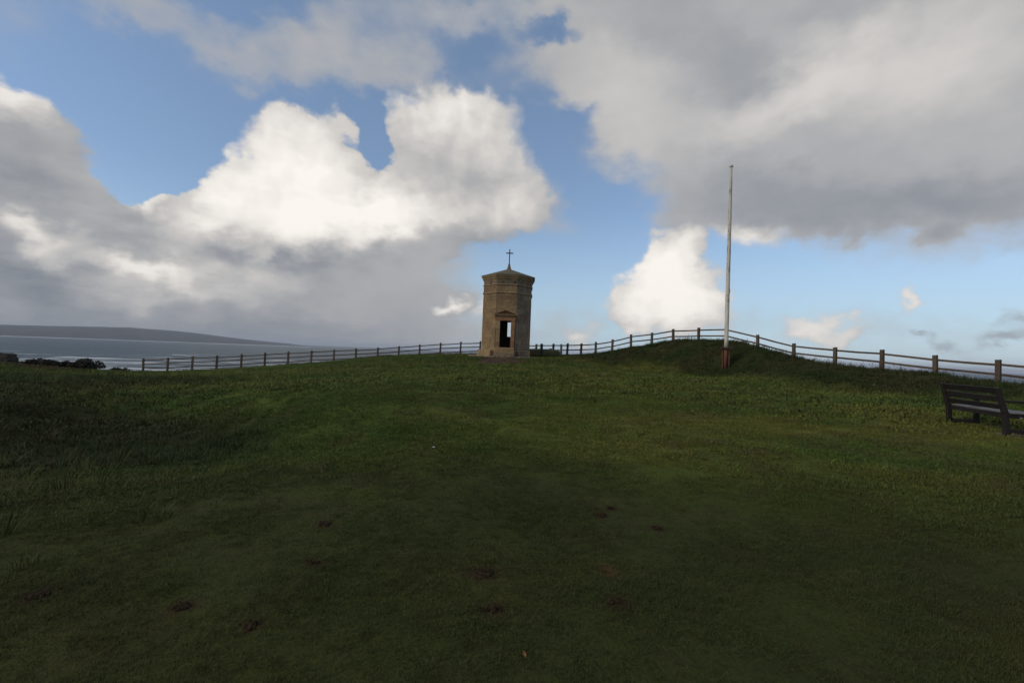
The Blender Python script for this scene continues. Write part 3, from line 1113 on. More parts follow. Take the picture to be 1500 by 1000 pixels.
RIDGE = [
    (-6300.0, -6000.0, 20.0),
    (-7600.0, -4200.0, 60.0),
    (-8200.0, -2000.0, 70.0),
    (-8000.0, 200.0, 64.0),
    (-7300.0, 2000.0, 56.0),
    (-5749.0, 3650.0, 47.0),
    (-6179.0, 4430.0, 56.0),
    (-6319.0, 5015.0, 75.0),
    (-6301.0, 5600.0, 93.0),
    (-6201.0, 5990.0, 107.0),
    (-6031.0, 6380.0, 128.0),
    (-5744.0, 6835.0, 150.0),
    (-5617.0, 6998.0, 143.0),
    (-5419.0, 7225.0, 136.0),
    (-5197.0, 7452.0, 117.0),
    (-4951.0, 7680.0, 85.0),
    (-4704.0, 7888.0, 55.0),
    (-4473.0, 8070.0, 34.0),
    (-4253.0, 8232.0, 15.0),
    (-4069.0, 8362.0, 5.0),
    (-3927.821165312193, 8900.0, -37.9),
]
rid = np.array(RIDGE)
tt = np.linspace(0, len(rid) - 1, 260)
rx = np.interp(tt, range(len(rid)), rid[:, 0])
ry = np.interp(tt, range(len(rid)), rid[:, 1])
rz = np.interp(tt, range(len(rid)), rid[:, 2])
sec = [(-0.115, -38), (-0.095, None), (-0.07, None), (-0.04, None), (0.0, None), (0.05, None), (0.12, None), (0.25, None), (0.32, -38)]
shape = [0, 0.30, 0.52, 0.80, 1.0, 1.0, 0.92, 0.6, 0]
hv = []
for i in range(len(tt)):
    for (s, fixed), hfrac in zip(sec, shape):
        k_ = 1.0 + s + 0.012 * float(fbm(np.array([tt[i] * 2.5]), np.array([s * 30.0]), 3, 61)[0])
        top = rz[i] + 38
        z = -38 + top * hfrac
        if 0 < hfrac < 0.99:
            z += top * 0.16 * float(fbm(np.array([tt[i] * 4.0]), np.array([s * 40.0 + 3]), 3, 62)[0])
        elif hfrac >= 0.99:
            z += 4.0 * float(fbm(np.array([tt[i] * 5.0]), np.array([s * 9.0 + 3]), 3, 63)[0])
        hv.append((rx[i] * k_, ry[i] * k_, z))
m_ = len(sec)
hf = [(i * m_ + j, i * m_ + j + 1, (i + 1) * m_ + j + 1, (i + 1) * m_ + j) for i in range(len(tt) - 1) for j in range(m_ - 1)]
headland = tag(link('headland', raw_mesh('headland', hv, hf, True), HEADLAND), kind='structure')

bv, bf = [], []
for i in range(len(tt)):
    for s in (-0.235, -0.10):
        wig = 0.02 * float(fbm(np.array([tt[i] * 1.3]), np.array([s]), 3, 71)[0]) if s < -0.2 else 0
        bv.append((rx[i] * (1 + s + wig), ry[i] * (1 + s + wig), -35.9 if s < -0.2 else -35.0))
bf = [(2 * i, 2 * i + 1, 2 * i + 3, 2 * i + 2) for i in range(len(tt) - 1)]
beach = tag(link('beach', raw_mesh('beach', bv, bf), BEACH), kind='structure')

# ------------------------------------------------------------------ haze: the damp sea air
HAZE, k = material('sea_haze')
k.t.nodes.remove(k.bsdf)
vol = k.new('ShaderNodeVolumePrincipled')
vol.inputs['Color'].default_value = (0.78, 0.86, 1.0, 1)
vol.inputs['Density'].default_value = 5.4e-5
k.t.links.new(vol.outputs[0], k.out.inputs['Volume'])
hz = Shape()
hz.box(-42000, 42000, -42000, 42000, -43.0, 175.0)
tag(hz.build('haze', HAZE), kind='stuff')

# ------------------------------------------------------------------ stone tower
TOWER = (-0.45, 35.0, 1.30)
tower = empty('stone_tower', TOWER, math.radians(-2.2))
tag(tower, 'small octagonal brown stone tower with pediment doorway, pyramid roof and iron cross', 'tower')
A = 1.80
T22 = math.tan(math.pi / 8)
TURN = math.pi / 8
WALL_LO, WALL_HI = 0.52, 5.66


def face_frame(i):
    """face 0 looks along -Y (the door), going anticlockwise seen from above"""
    ang = -math.pi / 2 + i * math.pi / 4
    nrm = Vector((math.cos(ang), math.sin(ang), 0))
    tan_ = Vector((-math.sin(ang), math.cos(ang), 0))
    return nrm, tan_


def panel(sh, i, u0, u1, z0, z1, a_out, a_in, bevel=0.0, jit=0.0):
    """a slab on face i from u0 to u1; None means up to the mitred corner"""
    nrm, tan_ = face_frame(i)

    def pt(u, side, a, z):
        uu = side * a * T22 if u is None else u
        return nrm * a + tan_ * uu + Vector((0, 0, z))
    o = a_out + (random.uniform(-jit, jit) if jit else 0)
    pts = []
    for z in (z0, z1):
        pts += [pt(u0, -1, o, z), pt(u1, 1, o, z), pt(u1, 1, a_in, z), pt(u0, -1, a_in, z)]
    sh.hexa(pts, bevel)


DOOR_W, DOOR_LO, DOOR_HI = 0.40, 0.70, 2.67
SLIT = (-0.30, 0.02, 1.62, 2.78)
wall_sh = Shape()
for i in range(8):
    if i == 0:
        panel(wall_sh, i, None, -DOOR_W, WALL_LO, WALL_HI, A, A - 0.34)
        panel(wall_sh, i, DOOR_W, None, WALL_LO, WALL_HI, A, A - 0.34)
        panel(wall_sh, i, -DOOR_W, DOOR_W, DOOR_HI, WALL_HI, A, A - 0.34)
        panel(wall_sh, i, -DOOR_W, DOOR_W, WALL_LO, DOOR_LO, A, A - 0.34)
    elif i == 4:
        u0, u1, z0, z1 = SLIT
        panel(wall_sh, i, None, u0, WALL_LO, WALL_HI, A, A - 0.34)
        panel(wall_sh, i, u1, None, WALL_LO, WALL_HI, A, A - 0.34)
        panel(wall_sh, i, u0, u1, WALL_LO, z0, A, A - 0.34)
        panel(wall_sh, i, u0, u1, z1, WALL_HI, A, A - 0.34)
    else:
        panel(wall_sh, i, None, None, WALL_LO, WALL_HI, A, A - 0.34)
wall = wall_sh.build('wall', MORTAR, tower)


def lay_courses(i, z_lo, z_hi, course, gaps, proud, mat_):
    """stone blocks in courses on face i; gaps: (u0, u1, z0, z1) openings to leave"""
    half = (A + proud) * T22
    z = z_lo
    row = 0
    while z < z_hi - 0.05:
        h = course * random.uniform(0.66, 1.18)
        if z + h > z_hi - 0.12:
            h = z_hi - z
        spans = [(-half, half)]
        for g0, g1, gz0, gz1 in gaps:
            if z + h > gz0 + 0.02 and z < gz1 - 0.02:
                spans = [s for a_, b_ in spans for s in ((a_, min(b_, g0)), (max(a_, g1), b_)) if s[1] - s[0] > 0.06]
        for s0, s1 in spans:
            cuts = [s0]
            L = s1 - s0
            k_ = max(1, round(L / random.uniform(0.36, 0.62)))
            off = random.uniform(-0.10, 0.10) + (0.10 if row % 2 else -0.10)
            for q in range(1, k_):
                cuts.append(s0 + L * q / k_ + off * min(1, L))
            cuts.append(s1)
            for c0, c1 in zip(cuts, cuts[1:]):
                sh = Shape()
                j = 0.006
                u0 = None if abs(c0 + half) < 1e-6 else c0 + j
                u1 = None if abs(c1 - half) < 1e-6 else c1 - j
                panel(sh, i, u0, u1, z + j, z + h - j, A + proud, A - 0.04, 0.0, 0.005)
                sh.build('stone_block', mat_, wall)
        z += h
        row += 1


for i in range(8):
    gaps = []
    if i == 0:
        gaps = [(-0.70, 0.70, 0, 3.04), (-0.40, 0.40, 3.0, 3.28)]
    elif i == 4:
        gaps = [SLIT]
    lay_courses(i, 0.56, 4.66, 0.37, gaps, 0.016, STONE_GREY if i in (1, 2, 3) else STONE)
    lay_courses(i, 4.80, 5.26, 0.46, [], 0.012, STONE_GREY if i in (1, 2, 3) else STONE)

sh = Shape()
sh.lathe([(A - 0.1, 4.66), (A + 0.04, 4.66), (A + 0.075, 4.70), (A + 0.075, 4.76), (A + 0.03, 4.80), (A - 0.1, 4.80)], 8, TURN, True, True)
sh.build('string_course', STONE_DRESSED, tower)
sh = Shape()
sh.lathe([(A - 0.1, 5.26), (A + 0.03, 5.26), (A + 0.07, 5.29), (A + 0.07, 5.34), (A + 0.03, 5.37), (A - 0.1, 5.37)], 8, TURN, True, True)
sh.build('frieze_band', STONE_DRESSED, tower)
frieze = Shape().lathe([(A - 0.1, 5.37), (A + 0.012, 5.37), (A + 0.012, 5.63), (A - 0.1, 5.63)], 8, TURN, True, True).build('frieze', STONE_GREY, tower)
# worn carved bosses on the frieze
for i, u, bs in ((0, -0.30, 0.75), (0, 0.52, 1.25), (7, 0.06, 1.0), (1, 0.55, 0.6), (2, 0.0, 0.9), (6, 0.1, 1.0)):
    nrm, tan_ = face_frame(i)
    sh = Shape()
    c0 = nrm * (A + 0.012) + tan_ * u + Vector((0, 0, 5.50))
    sh.lathe([(0.001, -0.05), (0.10 * bs, -0.04), (0.11 * bs, 0.0), (0.07 * bs, 0.03), (0.001, 0.04)], 9, 0.2, False)
    M4 = Matrix.Translation(c0) @ nrm.to_track_quat('Z', 'Y').to_matrix().to_4x4()
    bmesh.ops.transform(sh.bm, matrix=M4, verts=sh.bm.verts)
    for v in sh.bm.verts:
        v.co += Vector((random.uniform(-1, 1), random.uniform(-1, 1), random.uniform(-1, 1))) * 0.014
    sh.build('carved_boss', STONE_BOSS, frieze)
sh = Shape()
sh.lathe([(A - 0.3, 5.62), (A + 0.03, 5.62), (A + 0.05, 5.70), (A + 0.11, 5.76), (A + 0.13, 5.86), (A + 0.19, 5.90), (A + 0.20, 6.0), (A - 0.3, 6.0)], 8, TURN, True, True)
sh.build('cornice', STONE_DRESSED, tower)

# roof: eight stone slabs meeting in a low pyramid
roof = Shape().lathe([(A + 0.17, 5.99), (A + 0.17, 6.03), (0.16, 6.69), (0.16, 6.60)], 8, TURN, False, True).build('roof', STONE_DARK, tower)
for i in range(8):
    nrm, tan_ = face_frame(i)
    lo, hi = A + 0.225, 0.13
    g = 0.006
    sh = Shape()
    pts = []
    for dz in (0.0, 0.055):
        pts += [nrm * lo - tan_ * (lo * T22 - g) + Vector((0, 0, 6.003 + dz)), nrm * lo + tan_ * (lo * T22 - g) + Vector((0, 0, 6.003 + dz)),
                nrm * hi + tan_ * (hi * T22 - g * 0.5) + Vector((0, 0, 6.70 + dz)), nrm * hi - tan_ * (hi * T22 - g * 0.5) + Vector((0, 0, 6.70 + dz))]
    sh.hexa(pts)
    sh.build('roof_slab', STONE_ROOF, roof)
fin = Shape().lathe([(0.20, 6.66), (0.21, 6.74), (0.185, 6.79), (0.165, 6.81), (0.115, 6.98), (0.075, 7.05), (0.09, 7.09), (0.09, 7.14), (0.04, 7.19)], 8, TURN, False)
fin.build('finial', STONE_ROOF, tower)
cr = Shape()
cr.box(-0.036, 0.036, -0.036, 0.036, 7.1, 8.32)
cr.box(-0.27, 0.27, -0.034, 0.034, 7.98, 8.055)
cr.build('cross', CROSS_IRON, tower)

# plinth, projecting bench blocks, apron
Shape().lathe([(A - 0.4, -0.25), (A + 0.07, -0.25), (A + 0.07, 0.47), (A + 0.02, 0.545), (A - 0.4, 0.545)], 8, TURN, True, True).build('plinth', STONE_DRESSED, tower)
for i, u0, u1, pr in ((7, -0.78, 0.72, 0.44), (1, -0.70, 0.30, 0.40)):
    blk = None
    for z0, z1 in ((-0.25, 0.14), (0.148, 0.50)):
        cut = random.uniform(-0.25, 0.1)
        for a_, b_ in ((u0, cut - 0.004), (cut + 0.004, u1)):
            sh = Shape()
            panel(sh, i, a_, b_, z0, z1, A + pr - (0.02 if z0 > 0 else 0), A + 0.02, 0.012, 0.01)
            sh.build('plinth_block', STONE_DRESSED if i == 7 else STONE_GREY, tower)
Shape().lathe([(A - 0.5, -0.30), (A + 0.95, -0.30), (A + 0.95, 0.055), (A + 0.93, 0.075), (A - 0.5, 0.085)], 8, TURN, True, True).build('stone_apron', STONE_GREY, tower)

# steps up to the door
for q, (pr, z0, z1, w) in enumerate(((0.98, 0.02, 0.255, 0.74), (0.66, 0.258, 0.475, 0.72), (0.34, 0.478, 0.70, 0.70))):
    sh = Shape()
    panel(sh, 0, -w, w, z0, z1, A + pr, A - 0.05, 0.02)
    sh.build('step', STONE_DRESSED if q else STONE_GREY, tower)
sh = Shape()
panel(sh, 0, -DOOR_W + 0.003, DOOR_W - 0.003, 0.60, 0.715, A + 0.04, A - 0.36)
sh.build('door_sill', STONE_GREY, tower)
Shape().lathe([(0.02, 0.3), (A - 0.35, 0.3), (A - 0.35, 0.69), (0.02, 0.69)], 8, TURN, True, True).build('floor', STONE_DARK, tower)
Shape().lathe([(0.02, 5.3), (A - 0.345, 5.3), (A - 0.345, 5.4), (0.02, 5.4)], 8, TURN, True, True).build('ceiling', STONE_DARK, tower)

# doorway: pilasters of stacked stones, lintel, pediment
sur = empty('door_surround', (0, 0, 0))
sur.parent = tower
for s in (-1, 1):
    z = 0.50
    first = True
    while z < 2.60:
        h = 0.22 if first else random.uniform(0.36, 0.5)
        if z + h > 2.42:
            h = 2.655 - z
        u0, u1 = (-0.70, -0.40) if s < 0 else (0.40, 0.68)
        extra = 0.035 if first or z + h > 2.6 else 0.0
        sh = Shape()
        panel(sh, 0, u0 - extra * (s < 0), u1 + extra * (s > 0), z + 0.004, z + h - 0.004, A + 0.10 + extra, A - 0.1, 0.008, 0.004)
        sh.build('jamb_stone', STONE_RED if (s > 0 and random.random() < 0.75) else STONE_DRESSED, sur)
        z += h
        first = False
sh = Shape()
panel(sh, 0, -0.71, 0.71, 2.66, 2.98, A + 0.115, A - 0.1, 0.01)
sh.build('lintel', STONE_RED, sur)
ped = Shape()
panel(ped, 0, -0.80, 0.80, 2.985, 3.055, A + 0.20, A - 0.02, 0.01)
panel(ped, 0, -0.86, 0.86, 3.058, 3.115, A + 0.26, A - 0.02, 0.012)
yf = -(A + 0.13)
for s in (-1, 1):
    ped.bar((s * 0.86, yf + 0.0, 3.15), (0.0, yf + 0.0, 3.435), 0.28, 0.085, (0, 0, 1))
ped.build('pediment', STONE_DRESSED, sur)
ty = Shape()
v = [ty.bm.verts.new(q) for q in ((-0.72, -(A + 0.05), 3.10), (0.72, -(A + 0.05), 3.10), (0, -(A + 0.05), 3.40), (-0.72, -(A - 0.05), 3.10), (0.72, -(A - 0.05), 3.10), (0, -(A - 0.05), 3.40))]
for q in ((0, 1, 2), (5, 4, 3), (0, 3, 4, 1), (1, 4, 5, 2), (2, 5, 3, 0)):
    ty.bm.faces.new([v[i] for i in q])
ty.build('tympanum', STONE_RED, sur)

# low turf bank beside the tower
def lump(name, mat_, sx_, sy_, sz_, flat_top, seed, res=36, amp=0.09, parent=None):
    vs, fs = [], []
    nr = res // 2
    for j in range(nr + 1):
        th = (j / nr) * math.pi / 2
        for i in range(res):
            ph = 2 * math.pi * i / res
            cx, cy = math.cos(ph), math.sin(ph)
            e = 0.55
            X_ = math.copysign(abs(cx) ** e, cx) * math.cos(th) ** flat_top
            Y_ = math.copysign(abs(cy) ** e, cy) * math.cos(th) ** flat_top
            Z_ = math.sin(th) ** (flat_top if flat_top < 1 else 1)
            k_ = 1 + amp * 2 * float(fbm(np.array([X_ * 2.2 + seed]), np.array([Y_ * 2.2 + Z_ * 1.7]), 4, seed)[0])
            vs.append((X_ * sx_ * k_, Y_ * sy_ * k_, Z_ * sz_ * (1 + amp * 1.2 * float(fbm(np.array([X_ * 3 + 9]), np.array([Y_ * 3.0]), 3, seed + 5)[0])) - (0.15 if j == 0 else 0)))
    for j in range(nr):
        for i in range(res):
            fs.append((j * res + i, j * res + (i + 1) % res, (j + 1) * res + (i + 1) % res, (j + 1) * res + i))
    return raw_mesh(name, vs, fs, True)


BANK_TURF, k = material('turf_over_stone')
p = position(k)
c = k.mix(k.ramp(k.noise(p, 3.0, 5, 0.65), 0.42, 0.62), (0.070, 0.072, 0.028), (0.110, 0.092, 0.046))
c = k.mix(k.math('MULTIPLY', k.ramp(k.noise(p, 12.0, 4, 0.65), 0.55, 0.7), 0.6), c, (0.03, 0.026, 0.018))
k.put(k.bsdf.inputs['Base Color'], c)
k.bsdf.inputs['Roughness'].default_value = 0.95
bump(k, k.noise(p, 8.0, 6, 0.7), 0.9, 0.06)
bank = link('turf_bank', lump('turf_bank', None, 1.42, 0.75, 0.68, 0.45, 3), BANK_TURF)
bank.location = (2.52, 36.35, 1.36)
tag(bank, 'low turf covered bank with flat top beside the stone tower', 'earth bank')
for q, (x_, y_, s_) in enumerate(((3.12, 35.98, 0.17),)):
    o = link('pale_stone', lump('pale_stone', None, s_, s_ * 0.7, 0.08, 1.0, 12, 14, 0.15), CONCRETE)
    o.location = (x_, y_, 2.04)
    tag(o, 'small pale stone lying on top of the turf bank beside the tower', 'stone')


def lone_post(name, x_, y_, top, w, mat_, label, lean=(0.0, 0.0)):
    z0 = gz(x_, y_)
    sh = Shape()
    h = top - z0
    sh.hexa([(-w / 2, -w / 2, -0.35), (w / 2, -w / 2, -0.35), (w / 2, w / 2, -0.35), (-w / 2, w / 2, -0.35),
             (-w / 2 + lean[0], -w / 2, h - 0.02), (w / 2 + lean[0], -w / 2, h - 0.045), (w / 2 + lean[0], w / 2, h), (-w / 2 + lean[0], w / 2, h - 0.01)], 0.012)
    o = sh.build(name, mat_)
    o.location = (x_, y_, z0)
    tag(o, label, 'post')
    return o


lone_post('wooden_post', 2.31, 35.30, 2.455, 0.20, DARK_WOOD, 'thick dark wooden post standing in front of the turf bank')
lone_post('wooden_post', 3.86, 35.35, 2.485, 0.16, GREY_WOOD, 'pale grey weathered post at the steep right end of the turf bank', (-0.02, 0))

# ------------------------------------------------------------------ fences
RAIL_DROP = (0.17, 0.54, 0.93)


def make_fence(pts, name, label, skip=()):
    x0, y0, _ = pts[0]
    root = empty(name, (x0, y0, gz(x0, y0)))
    tag(root, label, 'fence', 'post and rail fence along the cliff edge')
    o0 = Vector(root.location)
    for i, (x_, y_, top) in enumerate(pts):
        a = pts[max(0, i - 1)]
        b = pts[min(len(pts) - 1, i + 1)]
        yaw = math.atan2(b[1] - a[1], b[0] - a[0]) + random.uniform(-0.05, 0.05)
        zg = min(gz(x_, y_), top - 1.0)
        sh = Shape()
        w, h = 0.075, top - zg
        lx, ly = random.uniform(-0.05, 0.05), random.uniform(-0.045, 0.045)
        h += random.uniform(-0.035, 0.02)
        sh.hexa([(-w, -w * 0.85, -0.4), (w, -w * 0.85, -0.4), (w, w * 0.85, -0.4), (-w, w * 0.85, -0.4),
                 (-w + lx, -w * 0.85 + ly, h), (w + lx, -w * 0.85 + ly, h + random.uniform(-0.012, 0.012)), (w + lx, w * 0.85 + ly, h + 0.015), (-w + lx, w * 0.85 + ly, h)], 0.010)
        o = sh.build('post', FENCE_WOOD, root)
        o.location = Vector((x_, y_, zg)) - o0
        o.rotation_euler = (0, 0, yaw)
    for i in range(len(pts) - 1):
        a, b = Vector(pts[i]), Vector(pts[i + 1])
        t = (b - a).normalized()
        for q, dr in enumerate(RAIL_DROP):
            za, zb = a.z - dr + random.uniform(-0.02, 0.02), b.z - dr + random.uniform(-0.02, 0.02)
            pa = Vector((a.x, a.y, za)) - t * 0.06
            pb = Vector((b.x, b.y, zb)) + t * 0.06
            mid = (pa + pb) / 2 + Vector((0, 0, random.uniform(-0.018, 0.006)))
            side = Vector((-t.y, t.x, 0)) * 0.018 * (1 if i % 2 else -1)
            L2 = (pb - pa).length
            sh = Shape()
            ux = (pb - pa).normalized()
            # the rail runs along its own x so that the grain follows it
            sh.bar((-L2 / 2, 0, 0), (0, 0, (mid - (pa + pb) / 2).z), 0.036, 0.088, (0, 0, 1))
            sh.bar((0, 0, (mid - (pa + pb) / 2).z), (L2 / 2, 0, 0), 0.036, 0.088 + random.uniform(-0.006, 0.006), (0, 0, 1))
            o = sh.build('rail', FENCE_WOOD, root)
            o.location = (pa + pb) / 2 + side - o0
            o.rotation_euler = ux.to_track_quat('X', 'Z').to_euler()
    return root


make_fence(LEFT_FENCE, 'wooden_fence', 'long three rail wooden fence left of the tower, sea behind it')
make_fence(RIGHT_FENCE, 'wooden_fence', 'wooden fence from the tower over the mound behind the flagpole to the bench')

# ------------------------------------------------------------------ flagpole
FX, FY = 11.77, 25.0
FZ = 1.30
pole = empty('flagpole', (FX, FY, FZ), -math.atan2(FX, FY))
tag(pole, 'tall white flaking flagpole without a flag in a rusty red base', 'flagpole')
sh = Shape()
prof = [(0.105, 1.12), (0.11, 1.6), (0.107, 3.5), (0.10, 6.0), (0.088, 8.5), (0.072, 10.4), (0.062, 11.12)]
sh.lathe(prof, 20, 0, False)
sh.build('mast', MAST_PAINT, pole, True)
Shape().lathe([(0.05, 11.10), (0.10, 11.12), (0.105, 11.17), (0.09, 11.21), (0.03, 11.24)], 16, 0, False).build('truck', MAST_PAINT, pole)
sh = Shape()
sh.bar((0.10, -0.02, 4.10), (0.10, -0.02, 4.34), 0.03, 0.03, (0, 1, 0))
sh.box(0.085, 0.13, -0.045, 0.005, 4.20, 4.25)
sh.build('cleat', DARK_IRON, pole)
tab = empty('tabernacle', (0, 0, 0))
tab.parent = pole
Shape().lathe([(0.118, -0.3), (0.118, 1.10), (0.112, 1.125)], 16, 0, False).build('mast_foot', RUST_RED, tab, True)
for s in (-1, 1):
    sh = Shape()
    sh.box(s * 0.155 - 0.022, s * 0.155 + 0.022, -0.11, 0.11, -0.3, 1.14, 0.006)
    sh.box(s * 0.19 - 0.012, s * 0.19 + 0.012, -0.09, 0.09, -0.3, 1.00)
    sh.build('side_plate', RUST_DARK, tab)
sh = Shape()
sh.box(-0.30, 0.30, -0.215, -0.175, 1.02, 1.13, 0.006)
sh.box(-0.30, 0.30, 0.175, 0.215, 1.02, 1.13, 0.006)
for s in (-1, 1):
    sh.box(s * 0.26 - 0.02, s * 0.26 + 0.02, -0.174, 0.174, 1.03, 1.12)
sh.build('collar', DARK_IRON, tab)
for s in (-1, 1):
    sh = Shape()
    sh.lathe([(0.028, -0.235), (0.028, 0.235)], 6, 0, False)
    bmesh.ops.transform(sh.bm, matrix=Matrix.Translation((s * 0.15, 0, 1.075)) @ Matrix.Rotation(math.pi / 2, 4, 'X'), verts=sh.bm.verts)
    sh.build('bolt', DARK_IRON, tab)

# ------------------------------------------------------------------ bench
P0, P1 = Vector((9.62, 8.80, 0)), Vector((10.10, 10.50, 0))
BL = (P1 - P0).length
BZ = 0.43
bench = empty('park_bench', ((P0.x + P1.x) / 2, (P0.y + P1.y) / 2, BZ), math.atan2(P0.y - P1.y, P0.x - P1.x))
tag(bench, 'dark wooden memorial bench seen from behind on the right', 'bench')
H = BL / 2
BACK = lambda z: -0.02 - max(0.0, z - 0.42) * 0.26       # the back leans
for s in (-1, 1):
    x_ = s * (H - 0.04)
    sh = Shape()
    sh.bar((x_, 0.0, 0.0), (x_, BACK(0.42), 0.42), 0.085, 0.085, (0, 1, 0), 0.006)
    sh.bar((x_, BACK(0.42), 0.40), (x_, BACK(0.92), 0.92), 0.085, 0.085, (0, 1, 0), 0.006, 0.08, 0.06)
    sh.build('leg', BENCH_WOOD, bench)
    Shape().bar((x_, 0.50, 0.0), (x_, 0.50, 0.63), 0.085, 0.075, (0, 1, 0), 0.006).build('leg', BENCH_WOOD, bench)
    Shape().bar((x_, -0.04, 0.66), (x_, 0.60, 0.66), 0.095, 0.05, (0, 0, 1), 0.008).build('armrest', BENCH_WOOD, bench)
    Shape().bar((x_, -0.02, 0.09), (x_, 0.52, 0.09), 0.05, 0.08, (0, 0, 1), 0.004).build('stretcher', BENCH_WOOD, bench)
    Shape().bar((x_, -0.02, 0.385), (x_, 0.52, 0.385), 0.05, 0.08, (0, 0, 1), 0.004).build('seat_rail', BENCH_WOOD, bench)
for z0, z1 in ((0.80, 0.915), (0.635, 0.755), (0.495, 0.595)):
    zc = (z0 + z1) / 2
    dy = -0.26
    up = Vector((0, dy, 1)).normalized()
    Shape().bar((-H + 0.01, BACK(zc) + 0.03, zc), (H - 0.01, BACK(zc) + 0.03, zc), 0.028, z1 - z0, up, 0.004).build('back_slat', BENCH_WOOD, bench)
Shape().bar((-H + 0.02, 0.0, 0.385), (H - 0.02, 0.0, 0.385), 0.045, 0.085, (0, 0, 1), 0.004).build('rear_rail', BENCH_WOOD, bench)
Shape().bar((-H + 0.02, 0.50, 0.385), (H - 0.02, 0.50, 0.385), 0.04, 0.08, (0, 0, 1), 0.004).build('front_rail', BENCH_WOOD, bench)
for q in range(4):
    y_ = 0.085 + q * 0.132
    Shape().bar((-H - 0.01, y_, 0.442), (H + 0.01, y_, 0.442), 0.112, 0.030, (0, 0, 1), 0.005).build('seat_slat', BENCH_SEAT_WOOD, bench)
Shape().lathe([(0.022, -0.012), (0.022, 0.012)], 10, 0, False).build('plaque', CONCRETE, bench).location = (H + 0.0, 0.20, 0.36)
sh = Shape()
sh.box(-H - 0.10, H + 0.05, -0.09, 0.72, -0.16, 0.0, 0.012)
slab = sh.build('concrete_slab', CONCRETE)
slab.location = (bench.location.x, bench.location.y, BZ - 0.002)
slab.rotation_euler = bench.rotation_euler
tag(slab, 'pale concrete slab under the dark bench on the right', 'slab')

# ------------------------------------------------------------------ scrub and old wall at the far left
def make_bush(name, x_, y_, sx_, sy_, sz_, nleaf, label, leaf=0.09, group='scrub on the cliff edge'):
    z0 = gz(x_, y_) - 0.05
    root = empty(name, (x_, y_, z0))
    tag(root, label, 'bush', group)
    g = np.random.default_rng(int(abs(x_ * 100)))
    clumps = [(g.uniform(-0.8, 0.8), g.uniform(-0.7, 0.7), g.uniform(0.15, 0.7), g.uniform(0.25, 0.5)) for _ in range(int(10 + sx_ * 6))]
    vs, fs = [], []
    for q in range(nleaf):
        c_ = clumps[g.integers(len(clumps))]
        v3 = g.normal(size=3)
        v3 /= np.linalg.norm(v3)
        r_ = c_[3] * g.uniform(0.6, 1.08)
        px_ = (c_[0] + v3[0] * r_ * min(1, 0.9 / sx_) if sx_ > 1 else c_[0] + v3[0] * r_) * sx_
        py_ = (c_[1] + v3[1] * r_) * sy_
        hmax = (1 - 0.55 * min(1, abs(px_ / sx_)) ** 3)
        pz_ = max(0.02, (c_[2] + v3[2] * r_ * 0.6) * hmax) * sz_
        t1 = g.normal(size=3)
        t1 /= np.linalg.norm(t1)
        t2 = np.cross(t1, g.normal(size=3))
        t2 /= np.linalg.norm(t2)
        l_ = leaf * g.uniform(0.6, 1.5)
        o_ = np.array((px_, py_, pz_))
        b_ = len(vs)
        vs += [o_ - t1 * l_, o_ + t2 * l_ * 0.38, o_ + t1 * l_, o_ - t2 * l_ * 0.38]
        fs.append((b_, b_ + 1, b_ + 2, b_ + 3))
    link('foliage', raw_mesh('foliage', vs, fs), LEAF_DARK, root)
    st_ = Shape()
    for c_ in clumps:
        st_.bar((c_[0] * sx_ * 0.5, c_[1] * sy_ * 0.4, -0.1), (c_[0] * sx_, c_[1] * sy_, c_[2] * sz_ * 0.8), 0.05, 0.05, (0, 1, 0.01), 0, 0.02, 0.02)
    st_.build('stem', TWIG, root)
    return root


make_bush('gorse_bush', -30.5, 29.4, 1.7, 0.6, 0.62, 3600, 'long low dark bush on the cliff edge at far left')
make_bush('gorse_bush', -29.35, 31.2, 1.35, 0.8, 0.95, 3600, 'dark rounded bush nearest the gap of surf at far left')
make_bush('gorse_bush', -28.5, 33.2, 0.55, 0.4, 0.45, 700, 'small spiky shrub alone on the edge between bush and fence')
make_bush('gorse_bush', -33.4, 40.9, 0.5, 0.4, 0.45, 420, 'low dark scrub at the foot of the end fence post', 0.07)

ws = Shape()
ws.box(-3.2, 0, -0.35, 0.35, -0.5, 0.62)
bmesh.ops.subdivide_edges(ws.bm, edges=ws.bm.edges[:], cuts=7, use_grid_fill=True)
for v in ws.bm.verts:
    f_ = float(fbm(np.array([v.co.x * 3.1 + v.co.y]), np.array([v.co.z * 3.7]), 3, 91)[0])
    v.co += Vector((0.34 * f_, 0.24 * f_, 0.26 * f_ - 0.05 * max(0, v.co.x + 0.5)))
old_wall = ws.build('stone_wall', STONE_DARK)
old_wall.location = (-30.9, 28.2, gz(-31, 28.2))
tag(old_wall, 'end of a squat dark stone wall at the left edge of view', 'wall')
o = link('loose_stone', lump('loose_stone', None, 0.16, 0.14, 0.24, 1.0, 21, 14, 0.2), STONE_DARK)
o.location = (-30.45, 28.4, gz(-30.45, 28.4))
tag(o, 'small dark stone beside the squat wall end at far left', 'stone')

